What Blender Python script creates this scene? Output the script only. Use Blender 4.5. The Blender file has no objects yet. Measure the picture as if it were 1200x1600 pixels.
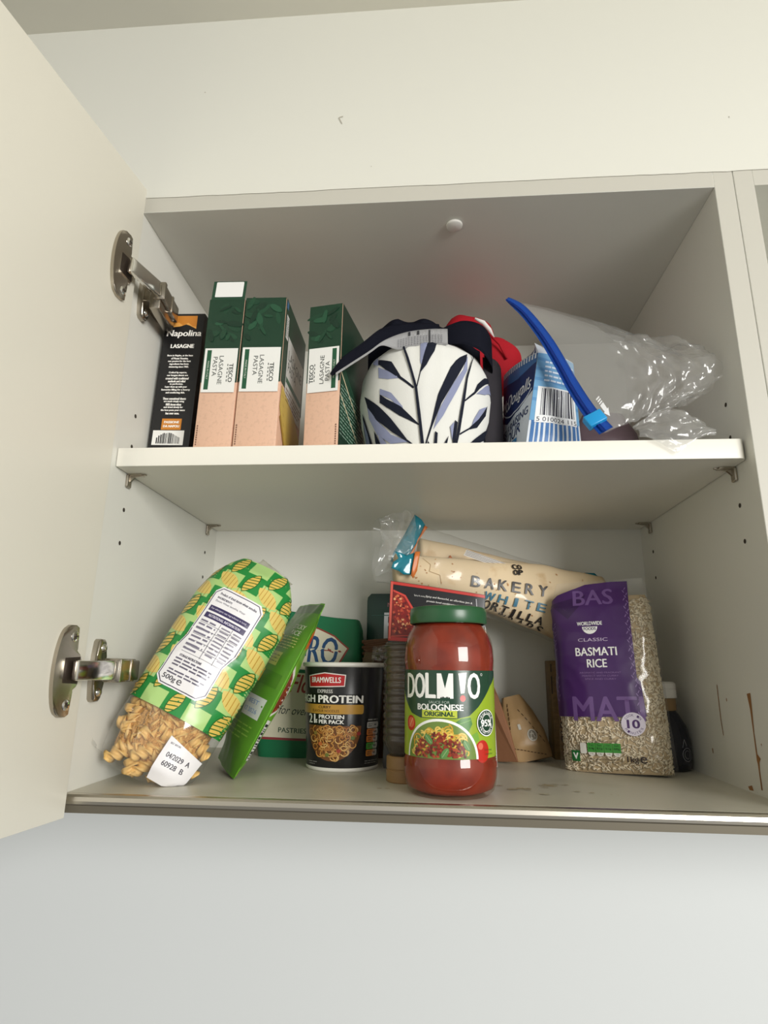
import bpy, bmesh, math, random
from mathutils import Vector, Matrix, noise

random.seed(7)
S = bpy.context.scene
COL = S.collection
R_ = math.radians

# ------------------------------------------------------------------ camera
cam_d = bpy.data.cameras.new('camera')
cam = bpy.data.objects.new('camera', cam_d)
COL.objects.link(cam)
cam_d.sensor_fit = 'VERTICAL'
cam_d.sensor_height = 24.0
cam_d.lens = 938.75 / 1600.0 * 24.0
cam_d.clip_start = 0.02
cr = Vector((0.99716591, 0.07421156, 0.01236113))
cu_ = Vector((0.00660619, -0.25003773, 0.96821356))
cf = Vector((-0.07494338, 0.96538789, 0.24981936))
cam.matrix_world = Matrix(((cr.x, cu_.x, -cf.x, 0.0083), (cr.y, cu_.y, -cf.y, -0.4994),
                           (cr.z, cu_.z, -cf.z, 0.1001), (0, 0, 0, 1)))
S.camera = cam

# ------------------------------------------------------------------ light
S.view_settings.view_transform = 'Standard'
S.view_settings.look = 'None'
S.view_settings.gamma = 1.0
S.view_settings.use_curve_mapping = False
S.view_settings.exposure = 0.2

world = bpy.data.worlds.new('room_light')
S.world = world
world.use_nodes = True
wn, wl = world.node_tree.nodes, world.node_tree.links
bg = wn['Background']
tc = wn.new('ShaderNodeTexCoord'); sp = wn.new('ShaderNodeSeparateXYZ'); rp = wn.new('ShaderNodeValToRGB')
mp = wn.new('ShaderNodeMapRange'); mp.inputs[1].default_value = -1; mp.inputs[2].default_value = 1
wl.new(tc.outputs['Generated'], sp.inputs[0]); wl.new(sp.outputs[2], mp.inputs[0])
wl.new(mp.outputs[0], rp.inputs[0]); wl.new(rp.outputs[0], bg.inputs[0])
rp.color_ramp.elements[0].color = (0.24, 0.24, 0.23, 1)
rp.color_ramp.elements[0].position = 0.22
rp.color_ramp.elements[1].color = (0.62, 0.62, 0.58, 1)
rp.color_ramp.elements[1].position = 0.75
e_ = rp.color_ramp.elements.new(0.50); e_.color = (1.12, 1.11, 1.06, 1)
bg.inputs[1].default_value = 0.48

def area(name, loc, target, sx, sy, power, color):
    l = bpy.data.lights.new(name, 'AREA'); l.shape = 'RECTANGLE'; l.size = sx; l.size_y = sy
    l.energy = power; l.color = color
    o = bpy.data.objects.new(name, l); COL.objects.link(o)
    o.location = loc
    o.rotation_euler = (Vector(target) - Vector(loc)).to_track_quat('-Z', 'Y').to_euler()
    return o
area('window_daylight', (1.75, -2.4, 0.45), (0, 0.1, 0.25), 1.3, 1.1, 70, (1.0, 0.985, 0.95))

# ------------------------------------------------------------------ helpers
def lin(c):
    if isinstance(c, str):
        c = tuple(int(c[i:i + 2], 16) for i in (0, 2, 4))
    f = lambda v: v / 12.92 if v <= 0.04045 else ((v + 0.055) / 1.055) ** 2.4
    return tuple(f(v / 255.0) for v in c) + (1.0,)

MATS = {}
def mat(name, c, rough=0.5, metal=0.0, spec=0.5, bump=None, vary=None, coat=0.0):
    if name in MATS: return MATS[name]
    m = bpy.data.materials.new(name); m.use_nodes = True
    n, l = m.node_tree.nodes, m.node_tree.links
    b = n['Principled BSDF']
    b.inputs['Base Color'].default_value = lin(c)
    b.inputs['Roughness'].default_value = rough
    b.inputs['Metallic'].default_value = metal
    b.inputs['Specular IOR Level'].default_value = spec
    b.inputs['Coat Weight'].default_value = coat
    t = None
    if bump or vary:
        t = n.new('ShaderNodeTexCoord')
    if bump:
        x = n.new('ShaderNodeTexNoise'); x.inputs['Scale'].default_value = bump[0]; x.inputs['Detail'].default_value = 3
        l.new(t.outputs['Object'], x.inputs['Vector'])
        k = n.new('ShaderNodeBump'); k.inputs['Strength'].default_value = bump[1]; k.inputs['Distance'].default_value = bump[2] if len(bump) > 2 else 0.001
        l.new(x.outputs['Fac'], k.inputs['Height']); l.new(k.outputs[0], b.inputs['Normal'])
    if vary:                       # (scale, second colour, low, high)
        x = n.new('ShaderNodeTexNoise'); x.inputs['Scale'].default_value = vary[0]; x.inputs['Detail'].default_value = 4
        l.new(t.outputs['Object'], x.inputs['Vector'])
        r = n.new('ShaderNodeValToRGB')
        r.color_ramp.elements[0].position = vary[2]; r.color_ramp.elements[1].position = vary[3]
        r.color_ramp.elements[0].color = lin(c); r.color_ramp.elements[1].color = lin(vary[1])
        l.new(x.outputs['Fac'], r.inputs[0]); l.new(r.outputs[0], b.inputs['Base Color'])
    MATS[name] = m
    return m

def film(name, tint=(255, 255, 255), milk=0.03, body=(238, 238, 236), gloss=0.07, edge=0.5, rough=0.08, bump=None):
    if name in MATS: return MATS[name]
    m = bpy.data.materials.new(name); m.use_nodes = True
    n, l = m.node_tree.nodes, m.node_tree.links
    n.remove(n['Principled BSDF'])
    tr = n.new('ShaderNodeBsdfTransparent'); tr.inputs[0].default_value = lin(tint)
    df = n.new('ShaderNodeBsdfDiffuse'); df.inputs[0].default_value = lin(body)
    gl = n.new('ShaderNodeBsdfGlossy'); gl.inputs['Roughness'].default_value = rough
    m1 = n.new('ShaderNodeMixShader'); m1.inputs[0].default_value = milk
    m2 = n.new('ShaderNodeMixShader')
    lw = n.new('ShaderNodeLayerWeight'); lw.inputs[0].default_value = 0.35
    pw = n.new('ShaderNodeMath'); pw.operation = 'POWER'; pw.inputs[1].default_value = 3
    ma = n.new('ShaderNodeMath'); ma.operation = 'MULTIPLY_ADD'; ma.inputs[1].default_value = edge; ma.inputs[2].default_value = gloss
    l.new(lw.outputs['Facing'], pw.inputs[0]); l.new(pw.outputs[0], ma.inputs[0]); l.new(ma.outputs[0], m2.inputs[0])
    l.new(tr.outputs[0], m1.inputs[1]); l.new(df.outputs[0], m1.inputs[2])
    l.new(m1.outputs[0], m2.inputs[1]); l.new(gl.outputs[0], m2.inputs[2])
    l.new(m2.outputs[0], n['Material Output'].inputs[0])
    if bump:
        t = n.new('ShaderNodeTexCoord'); x = n.new('ShaderNodeTexNoise')
        x.inputs['Scale'].default_value = bump[0]; x.inputs['Detail'].default_value = 2
        l.new(t.outputs['Object'], x.inputs['Vector'])
        k = n.new('ShaderNodeBump'); k.inputs['Strength'].default_value = bump[1]; k.inputs['Distance'].default_value = 0.002
        l.new(x.outputs['Fac'], k.inputs['Height'])
        l.new(k.outputs[0], gl.inputs['Normal'])
    MATS[name] = m
    return m

def tag(o, label=None, cat=None, group=None, kind=None):
    if label: o['label'] = label
    if cat: o['category'] = cat
    if group: o['group'] = group
    if kind: o['kind'] = kind
    return o

def empty(name, loc=(0, 0, 0), rz=0.0, parent=None, mx=None):
    o = bpy.data.objects.new(name, None); COL.objects.link(o)
    o.empty_display_size = 0.02
    if parent: o.parent = parent
    if mx is not None: o.matrix_local = mx
    else: o.location = loc; o.rotation_euler = (0, 0, rz)
    return o

def frame(base, top, facing):
    """Local x right, y away from the viewer, z from base to top; facing is where the front looks."""
    b, t = Vector(base), Vector(top)
    ez = (t - b).normalized()
    n = Vector(facing); n = (n - ez * n.dot(ez)).normalized()
    ey = -n; ex = ey.cross(ez)
    return Matrix(((ex.x, ey.x, ez.x, b.x), (ex.y, ey.y, ez.y, b.y), (ex.z, ey.z, ez.z, b.z), (0, 0, 0, 1)))

def build(name, bm, mats, parent=None, smooth=True, angle=None):
    bmesh.ops.recalc_face_normals(bm, faces=bm.faces[:])
    me = bpy.data.meshes.new(name); bm.to_mesh(me); bm.free()
    if not isinstance(mats, (list, tuple)): mats = [mats]
    for m in mats: me.materials.append(m)
    if smooth:
        for p in me.polygons: p.use_smooth = True
        if angle: me.set_sharp_from_angle(angle=R_(angle))
    o = bpy.data.objects.new(name, me); COL.objects.link(o)
    if parent: o.parent = parent
    return o

def bx(bm, x0, x1, y0, y1, z0, z1, bev=0.0, mi=0, seg=2):
    vs = [bm.verts.new((x, y, z)) for x in (x0, x1) for y in (y0, y1) for z in (z0, z1)]
    fs = [bm.faces.new([vs[i] for i in f]) for f in ((0, 1, 3, 2), (4, 6, 7, 5), (0, 4, 5, 1), (2, 3, 7, 6), (0, 2, 6, 4), (1, 5, 7, 3))]
    for f in fs: f.material_index = mi
    if bev:
        es = list({e for f in fs for e in f.edges})
        r = bmesh.ops.bevel(bm, geom=es, offset=bev, segments=seg, profile=0.5, affect='EDGES')
        for f in r['faces']: f.material_index = mi
    return bm

def box(*a, **k): return bx(bmesh.new(), *a, **k)

def obox(bm, c, ax, ay, az, hx, hy, hz, bev=0.0):
    """Oriented box, centre c, unit axes ax ay az, half sizes."""
    n0 = len(bm.verts)
    b2 = box(-hx, hx, -hy, hy, -hz, hz, bev=bev)
    m = Matrix(((ax[0], ay[0], az[0], c[0]), (ax[1], ay[1], az[1], c[1]), (ax[2], ay[2], az[2], c[2]), (0, 0, 0, 1)))
    b2.transform(m)
    me = bpy.data.meshes.new('tmp'); b2.to_mesh(me); b2.free(); bm.from_mesh(me); bpy.data.meshes.remove(me)
    return bm

def lathe(prof, seg=64, bm=None, mi=0, c=(0, 0)):
    bm = bm or bmesh.new()
    rings = []
    for r, z in prof:
        if r < 1e-6: rings.append([bm.verts.new((c[0], c[1], z))])
        else: rings.append([bm.verts.new((c[0] + r * math.cos(2 * math.pi * i / seg), c[1] + r * math.sin(2 * math.pi * i / seg), z)) for i in range(seg)])
    for a, b in zip(rings, rings[1:]):
        for i in range(seg):
            j = (i + 1) % seg
            q = [a[i % len(a)], a[j % len(a)], b[j % len(b)], b[i % len(b)]]
            q = list(dict.fromkeys(q))
            if len(q) > 2:
                f = bm.faces.new(q); f.material_index = mi
    return bm

def tube(bm, pts, rad, seg=8, mi=0):
    pts = [Vector(p) for p in pts]
    rings = []
    for i, p in enumerate(pts):
        d = (pts[min(i + 1, len(pts) - 1)] - pts[max(i - 1, 0)]).normalized()
        a = d.orthogonal().normalized() if i == 0 else (pa - d * pa.dot(d)).normalized()
        pa = a; b = d.cross(a)
        r = rad[i] if isinstance(rad, (list, tuple)) else rad
        rings.append([bm.verts.new(p + (a * math.cos(t) + b * math.sin(t)) * r) for t in (2 * math.pi * k / seg for k in range(seg))])
    for a, b in zip(rings, rings[1:]):
        for i in range(seg):
            f = bm.faces.new((a[i], a[(i + 1) % seg], b[(i + 1) % seg], b[i])); f.material_index = mi
    for r in (rings[0], rings[-1]):
        f = bm.faces.new(r); f.material_index = mi
    return bm

def grid(fn, nu, nv, bm=None, mi=0):
    bm = bm or bmesh.new()
    vs = [[bm.verts.new(fn(i / nu, j / nv)) for j in range(nv + 1)] for i in range(nu + 1)]
    for i in range(nu):
        for j in range(nv):
            f = bm.faces.new((vs[i][j], vs[i + 1][j], vs[i + 1][j + 1], vs[i][j + 1])); f.material_index = mi
    return bm

def prism(bm, outline, off, thick, place, mi=0):
    """Extruded outline [(a, b)]: place(a, b, depth) -> point."""
    lo = [bm.verts.new(place(a, b, off)) for a, b in outline]
    hi = [bm.verts.new(place(a, b, off + thick)) for a, b in outline]
    n = len(outline)
    for f in [lo, hi] + [[lo[i], lo[(i + 1) % n], hi[(i + 1) % n], hi[i]] for i in range(n)]:
        g = bm.faces.new(f); g.material_index = mi
    return bm

def nz(x, y, z, s=0.0): return noise.noise(Vector((x + s, y + s * 0.7, z - s * 1.3)))
def ridge(x, y, z, s=0.0): return 1 - 2 * abs(nz(x, y, z, s))
def lerp(a, b, t): return a + (b - a) * t
def sstep(t): t = max(0, min(1, t)); return t * t * (3 - 2 * t)
def interp(tab, x):
    if x <= tab[0][0]: return tab[0][1]
    for (a, p), (b, q) in zip(tab, tab[1:]):
        if x <= b: return lerp(p, q, (x - a) / (b - a))
    return tab[-1][1]
def spl(pts, t):
    """Catmull-Rom through points, t 0..1."""
    n = len(pts) - 1
    i = min(int(t * n), n - 1); f = t * n - i
    P = [Vector(pts[max(0, min(n, k))]) for k in (i - 1, i, i + 1, i + 2)]
    return 0.5 * ((2 * P[1]) + (P[2] - P[0]) * f + (2 * P[0] - 5 * P[1] + 4 * P[2] - P[3]) * f * f + (3 * P[1] - P[0] - 3 * P[2] + P[3]) * f ** 3)

# ------------------------------------------------------------------ printing on surfaces
TXT = {}
def text_mesh(s, bold, shear):
    k = (s, bold, shear)
    if k in TXT: return TXT[k]
    c = bpy.data.curves.new('lettering', 'FONT'); c.body = s; c.offset = bold; c.shear = shear; c.resolution_u = 3
    o = bpy.data.objects.new('lettering', c); COL.objects.link(o)
    bpy.context.view_layer.update()
    me = o.to_mesh()
    v = [(p.co.x, p.co.y) for p in me.vertices]; f = [tuple(p.vertices) for p in me.polygons]
    o.to_mesh_clear(); bpy.data.objects.remove(o); bpy.data.curves.remove(c)
    TXT[k] = (v, f)
    return TXT[k]

class Print:
    """Flat artwork in millimetres, laid on a surface function surf(u, v) (metres)."""
    def __init__(s): s.bm = bmesh.new(); s.cols = []; s.lay = 0; s.keep = None
    def ci(s, c):
        if c not in s.cols: s.cols.append(c)
        return s.cols.index(c)
    def up(s, d=1.0): s.lay += d; return s
    def poly(s, pts, c):
        vs = [s.bm.verts.new((x, y, s.lay)) for x, y in pts]
        f = s.bm.faces.new(vs); f.material_index = s.ci(c); return s
    def rect(s, x0, y0, x1, y1, c): return s.poly([(x0, y0), (x1, y0), (x1, y1), (x0, y1)], c)
    def rrect(s, x0, y0, x1, y1, r, c):
        p = []
        for cx, cy, a in ((x1 - r, y0 + r, -90), (x1 - r, y1 - r, 0), (x0 + r, y1 - r, 90), (x0 + r, y0 + r, 180)):
            p += [(cx + r * math.cos(R_(a + k * 22.5)), cy + r * math.sin(R_(a + k * 22.5))) for k in range(5)]
        return s.poly(p, c)
    def disc(s, x, y, rx, c, ry=None, n=28, rot=0, a0=0, a1=360):
        ry = ry or rx; p = []
        m = n if a1 - a0 >= 360 else n + 1
        for k in range(m):
            a = R_(a0 + (a1 - a0) * k / n); px, py = rx * math.cos(a), ry * math.sin(a)
            ct, st = math.cos(R_(rot)), math.sin(R_(rot)); p.append((x + px * ct - py * st, y + px * st + py * ct))
        return s.poly(p, c)
    def line(s, pts, w, c):
        for i in range(len(pts) - 1):
            (x0, y0), (x1, y1) = pts[i], pts[i + 1]
            d = math.hypot(x1 - x0, y1 - y0) or 1; nx, ny = -(y1 - y0) / d * w / 2, (x1 - x0) / d * w / 2
            s.poly([(x0 + nx, y0 + ny), (x0 - nx, y0 - ny), (x1 - nx, y1 - ny), (x1 + nx, y1 + ny)], c)
        return s
    def ringline(s, x, y, rx, w, c, ry=None, a0=0, a1=360, n=32):
        ry = ry or rx
        return s.line([(x + rx * math.cos(R_(lerp(a0, a1, k / n))), y + ry * math.sin(R_(lerp(a0, a1, k / n)))) for k in range(n + 1)], w, c)
    def text(s, t, cx, cy, w, h, c, rot=0, bold=0.0, shear=0.0, arc=0.0):
        if bold:
            d = min(1.5 * bold * h, .6)
            cr_, sr_ = math.cos(R_(rot)) * d, math.sin(R_(rot)) * d
            l0 = s.lay
            for k, q in ((-1, .12), (1, .36)):
                s.lay = l0 + q; s.text(t, cx + k * cr_, cy + k * sr_, w, h, c, rot, 0, shear, arc)
            s.lay = l0 + .6; s.text(t, cx - sr_ * .6, cy + cr_ * .6, w, h, c, rot, 0, shear, arc)
            s.lay = l0 + .84; s.text(t, cx, cy, w, h, c, rot, 0, shear, arc); s.lay = l0
            return s
        v, f = text_mesh(t, 0.0, shear)
        if not v: return s
        x0 = min(p[0] for p in v); x1 = max(p[0] for p in v); y0 = min(p[1] for p in v); y1 = max(p[1] for p in v)
        ct, st = math.cos(R_(rot)), math.sin(R_(rot)); out = []
        for x, y in v:
            a = ((x - x0) / (x1 - x0) - 0.5) * w; b = ((y - y0) / (y1 - y0) - 0.5) * h
            b -= arc * (2 * a / w) ** 2
            out.append(s.bm.verts.new((cx + a * ct - b * st, cy + a * st + b * ct, s.lay)))
        ci = s.ci(c)
        for q in f:
            try: g = s.bm.faces.new([out[i] for i in q]); g.material_index = ci
            except ValueError: pass
        return s
    def bars(s, x0, y0, x1, y1, c, n=26, rot=False, seed=3):
        rd = random.Random(seed); x = 0.0; seq = []
        while x < 1:
            a = rd.choice((1, 1, 2, 3)) / (n * 2.0); b = rd.choice((1, 1, 2)) / (n * 2.0)
            seq.append((x, min(1, x + a))); x += a + b
        for a, b in seq:
            if rot: s.rect(x0, lerp(y0, y1, a), x1, lerp(y0, y1, b), c)
            else: s.rect(lerp(x0, x1, a), y0, lerp(x0, x1, b), y1, c)
        return s
    def words(s, x0, y0, x1, y1, n, c, seed=1, fill=0.5):
        """Rows of print too small to read."""
        rd = random.Random(seed); hh = (y1 - y0) / n
        for k in range(n):
            y = y1 - (k + 1) * hh; x = x0; end = x1 - (rd.random() * 0.3 * (x1 - x0) if k == n - 1 else 0)
            while x < end:
                w = min(rd.uniform(1.2, 3.6) * hh, end - x)
                s.rect(x, y + hh * (1 - fill) / 2, x + w, y + hh * (1 + fill) / 2, c); x += w + hh * 0.45
        return s
    def build(s, name, surf, parent, L=4.0, rough=0.4, eps=0.00005, base=0.0003, coat=0.0, spec=0.5):
        bm = s.bm
        bmesh.ops.triangulate(bm, faces=bm.faces[:])
        for _ in range(7):
            es = [e for e in bm.edges if e.calc_length() > L and abs(e.verts[0].co.z - e.verts[1].co.z) < 0.1]
            if not es: break
            bmesh.ops.subdivide_edges(bm, edges=es, cuts=1)
            bmesh.ops.triangulate(bm, faces=[f for f in bm.faces if len(f.verts) > 3])
        h = 0.0004
        for v in bm.verts:
            u, w = v.co.x * 0.001, v.co.y * 0.001; lay = v.co.z
            p = Vector(surf(u, w)); du = Vector(surf(u + h, w)) - Vector(surf(u - h, w)); dv = Vector(surf(u, w + h)) - Vector(surf(u, w - h))
            n = du.cross(dv)
            n = n.normalized() if n.length > 1e-12 else Vector((0, -1, 0))
            v.co = p + n * (base + eps * lay)
        ms = [mat('ink_%s_%d' % (c if isinstance(c, str) else '%02x%02x%02x' % c, int(rough * 100)), c, rough=rough, spec=spec) for c in s.cols]
        me = bpy.data.meshes.new(name); bm.to_mesh(me); bm.free()
        for m in ms: me.materials.append(m)
        for p in me.polygons: p.use_smooth = True
        o = bpy.data.objects.new(name, me); COL.objects.link(o); o.parent = parent
        return o

class Bag:
    """Pillow bag: half width w(z), half thickness t(u, z); local front looks along -y."""
    def __init__(s, h, w, t, wr=(0.001, 30), seed=0.0, round_=0.5, endk=6.0, back=1.0, sag=None, endmin=0.0):
        s.h, s.w, s.t, s.wr, s.seed, s.pw, s.endk, s.back, s.endmin = h, w, t, wr, seed, round_, endk, back, endmin
    def thick(s, x, z):
        w = interp(s.w, z); u = max(-1, min(1, x / w))
        e = max(0.0, 1 - u * u) ** s.pw
        return interp(s.t, z) * e
    def wrk(s, x, z, k=0):
        a, f = s.wr
        q = max(0.0, 1 - (x / interp(s.w, z)) ** 2)
        return a * min(1, 3 * q) * (ridge(x * f, z * f * 0.7, k, s.seed) * 0.6 + ridge(x * f * 2.3, z * f * 2.0, k + 3, s.seed) * 0.3)
    def front(s, x, z):
        z = max(0, min(s.h, z)); w = interp(s.w, z); x = max(-w, min(w, x))
        return Vector((x, -s.thick(x, z) - s.wrk(x, z), z))
    def rear(s, x, z):
        w = interp(s.w, z); x = max(-w, min(w, x))
        return Vector((x, s.back * s.thick(x, z) + s.wrk(x, z, 9), z))
    def mesh(s, nu=40, nv=60, shrink=0.0, z0=0.0, z1=None):
        z1 = s.h if z1 is None else z1
        bm = bmesh.new()
        def f(side):
            def g(a, b):
                z = lerp(z0, z1, b); w = interp(s.w, z); x = w * math.sin((a - 0.5) * math.pi)
                p = s.front(x, z) if side else s.rear(x, z)
                return (p.x * (1 - shrink * 12), p.y * (1 - shrink * 10), p.z + shrink * (0.5 - b) * 2)
            return g
        grid(f(True), nu, nv, bm); grid(f(False), nu, nv, bm)
        bmesh.ops.remove_doubles(bm, verts=bm.verts[:], dist=0.0002)
        return bm

def settle(root, zmin=None, xmin=None):
    """Soft packs flatten where they rest on a panel."""
    bpy.context.view_layer.update()
    for o in root.children_recursive:
        if o.type != 'MESH': continue
        M = o.matrix_world; I = M.inverted()
        if o.data.users > 1:
            ws = [M @ v.co for v in o.data.vertices]; dz = zmin - min(w.z for w in ws) if zmin is not None else 0; dx = xmin - min(w.x for w in ws) if xmin is not None else 0
            if dz > 0 or dx > 0: o.location += root.matrix_world.to_3x3().inverted() @ Vector((max(0, dx), 0, max(0, dz)))
            continue
        for v in o.data.vertices:
            w = M @ v.co; q = w.copy()
            if zmin is not None and q.z < zmin: q.z = zmin + (w.z - zmin) * .02
            if xmin is not None and q.x < xmin: q.x = xmin
            if q != w: v.co = I @ q

# ------------------------------------------------------------------ materials
WHITE = mat('cabinet_white', (222, 221, 212), rough=0.42, spec=0.4, bump=(350, 0.08))
WHITE_FLOOR = mat('cabinet_floor_white', (206, 202, 187), rough=0.35, spec=0.4, vary=(14, (190, 185, 166), 0.52, 0.8))
DOORW = mat('door_white', (226, 222, 208), rough=0.4, spec=0.4, bump=(300, 0.06))
PAINT = mat('wall_paint_cream', (220, 219, 209), rough=0.75, spec=0.25, bump=(60, 0.12))
CEIL = mat('ceiling_paint', (236, 233, 220), rough=0.85, spec=0.2, bump=(80, 0.1))
SPLASH = mat('backsplash_blue_white', (222, 225, 225), rough=0.5, spec=0.35)
NICKEL = mat('nickel', (176, 168, 155), rough=0.26, metal=1.0, bump=(120, 0.05))
CHROME = mat('bright_chrome', (226, 224, 218), rough=0.14, metal=1.0)
ALU = mat('brushed_aluminium', (198, 192, 180), rough=0.34, metal=1.0)
ALUD = mat('dull_aluminium', (140, 133, 118), rough=0.5, metal=0.8)
EDGE = mat('edge_banding', (196, 193, 182), rough=0.45, spec=0.4)
HOLE = mat('dark_hole', (58, 50, 40), rough=0.9)
STAIN = mat('brown_stain', (150, 104, 58), rough=0.35)
GREASE = mat('faint_spill', (188, 179, 156), rough=0.5)
PLASTIC_WHITE = mat('white_plastic', (236, 233, 226), rough=0.35)
CLEAR = film('clear_film', milk=0.03, gloss=0.05, edge=0.5, bump=(60, 0.5))
CRUMPLE = film('crumpled_clear_film', milk=0.10, gloss=0.10, edge=0.55, rough=0.10, bump=(90, 0.6))

def edged(bm, mi):
    bm.normal_update()
    for f in bm.faces:
        if f.normal.y < -.9: f.material_index = mi
    return bm

# ------------------------------------------------------------------ the setting
X, D, H, ZS = 0.282, 0.288, 0.5475, 0.2954
o = build('wall_back', box(-2.0, 2.0, D + 0.0085, D + 0.1, -1.45, 0.80), SPLASH, smooth=False); tag(o, kind='structure')
bm = box(-2.0, 2.0, 0.0005, D + 0.008, H + 0.0182, 0.80)
rd = random.Random(4); n = 150                       # ragged painted edge on the cabinet top
top = []; bot = []
for i in range(n + 1):
    x = lerp(-0.30, 0.66, i / n)
    j = 0.0005 + 0.0012 * max(0, nz(x * 22, 0, 0, 3)) + 0.0012 * rd.random() * max(0, nz(x * 9, 5, 0, 1) + 0.2)
    top.append((x, H + 0.0195)); bot.append((x, H + 0.0180 - j))
for i in range(n):
    f = [bm.verts.new((px, -0.0007, pz)) for px, pz in (bot[i], bot[i + 1], top[i + 1], top[i])]
    bm.faces.new(f)
for pts in ([(-.0838, .655), (-.0828, .6562), (-.0790, .6475), (-.0802, .6470)], [(-.0790, .6575), (-.0828, .6562), (-.0824, .6550), (-.0786, .6560)],
            [(-.2315, .6997), (-.2300, .7004), (-.2296, .6990)], [(-.0484, .5922), (-.0476, .5922), (-.0478, .5904)], [(.305, .63), (.3062, .6305), (.306, .628)]):
    g = bm.faces.new([bm.verts.new((px, 0.0002, pz)) for px, pz in pts]); g.material_index = 1
o = build('wall_upper', bm, [PAINT, mat('wall_scuff', (176, 172, 158), rough=0.8)], smooth=False); tag(o, kind='structure')
bm = box(-2.0, 2.0, -1.3, D + 0.1, 0.80, 0.86)
o = build('ceiling', bm, CEIL, smooth=False); tag(o, kind='structure')
for a in ('ceiling',):
    pass

# ------------------------------------------------------------------ the cabinet
cab = tag(empty('wall_cabinet'), 'open white wall cabinet full of groceries with its door swung to the left', 'cabinet')

def side_panel(x0, x1, face, parent, holes=(), stains=()):
    bm = box(x0, x1, 0.0, D, -0.0144, H + 0.018, bev=0.0004, seg=1)
    e = 0.00025 * face
    xf = x1 if face > 0 else x0
    for y, z in holes:
        vs = [bm.verts.new((xf + e, y + 0.0021 * math.cos(a), z + 0.0021 * math.sin(a))) for a in (2 * math.pi * k / 14 for k in range(14))]
        g = bm.faces.new(vs); g.material_index = 1
    for pts in stains:
        g = bm.faces.new([bm.verts.new((xf + e, y, z)) for y, z in pts]); g.material_index = 2
    bmesh.ops.recalc_face_normals(bm, faces=bm.faces[:]); edged(bm, 3)
    o = build('side_panel', bm, [WHITE, HOLE, STAIN, EDGE], parent, smooth=False)
    return o
hz = [0.2098, 0.2420, 0.3060, 0.3382]
holes = [(0.0345, z) for z in hz] + [(0.248, z) for z in (0.209, 0.241)]
side_panel(-X - 0.018, -X, 1, cab, holes)
st = [[(.0663, .0815), (.0600, .0825), (.0605, .0700), (.0622, .0500), (.0618, .0330), (.0570, .0300), (.0600, .0270), (.0612, .0200), (.0610, .0050),
       (.0630, .0050), (.0632, .0250), (.0640, .0280), (.0638, .0500), (.0640, .0690)],
      [(.1215, .0880), (.1200, .0870), (.1205, .0560), (.1190, .0420), (.1202, .0420), (.1218, .0560)],
      [(.1055, .0760), (.1040, .0762), (.1040, .0735), (.1054, .0730)],
      [(.1475, .0275), (.1455, .0275), (.1455, .0230), (.1470, .0230)],
      [(.0540, .0420), (.0525, .0425), (.0530, .0400)], [(.085, .004), (.078, .006), (.076, .002), (.083, .0015)]]
side_panel(X, X + 0.018, -1, cab, holes, st)
bm = box(-X, X, 0.0, D, H, H + 0.018, bev=0.0004, seg=1); bmesh.ops.recalc_face_normals(bm, faces=bm.faces[:])
o = build('top_panel', edged(bm, 1), [WHITE, EDGE], cab, smooth=False)
bm = lathe([(0, H - 0.0030), (0.0070, H - 0.0030), (0.0082, H - 0.0022), (0.0085, H - 0.0002)], 32, c=(0.0365, 0.036))
build('screw_cap', bm, PLASTIC_WHITE, cab, angle=40)
build('back_panel', box(-X, X, D - 0.003, D + 0.003, 0.0, H), WHITE, cab, smooth=False)
bm = box(-X, X, 0.003, D, -0.013, 0.0)
rd = random.Random(2); spill = []
for cx, cy, r, k in ((.098, .075, .020, 9), (.118, .088, .012, 7), (.082, .062, .010, 8), (.135, .060, .008, 7), (.105, .045, .007, 7), (.07, .078, .006, 6), (.05, .10, .006, 6), (-.03, .05, .006, 7), (.16, .05, .004, 6), (.06, .055, .008, 7)):
    for _ in range(5 if r > .009 else 2):
        qx, qy = cx + rd.uniform(-r, r), cy + rd.uniform(-r, r) * .6; q = r * rd.uniform(.2, .55)
        vs = [bm.verts.new((qx + q * rd.uniform(.5, 1.2) * math.cos(a), qy + .7 * q * rd.uniform(.5, 1.2) * math.sin(a), 0.0002 + 0.00002 * len(spill))) for a in (2 * math.pi * i / 12 for i in range(12))]
        g = bm.faces.new(vs); g.material_index = rd.choice((1, 1, 2)); spill.append(g)
build('bottom_panel', bm, [WHITE_FLOOR, GREASE, mat('tan_spill', (178, 162, 130), rough=0.5)], cab, smooth=False)
bm = bmesh.new()
prof = [(0.0008, 0.0002), (-0.0025, -0.0004), (-0.0042, -0.0020), (-0.0048, -0.0050), (-0.0045, -0.0072), (-0.0030, -0.0078), (-0.0024, -0.0086), (-0.0016, -0.0142), (0.0008, -0.0146)]
for i in range(len(prof)):
    a, b = prof[i], prof[(i + 1) % len(prof)]
    f = bm.faces.new([bm.verts.new(p) for p in ((-0.2995, a[0], a[1]), (0.665, a[0], a[1]), (0.665, b[0], b[1]), (-0.2995, b[0], b[1]))])
    if 5 <= i <= 7: f.material_index = 1
build('edge_profile', bm, [ALU, ALUD], cab, smooth=False)

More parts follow.
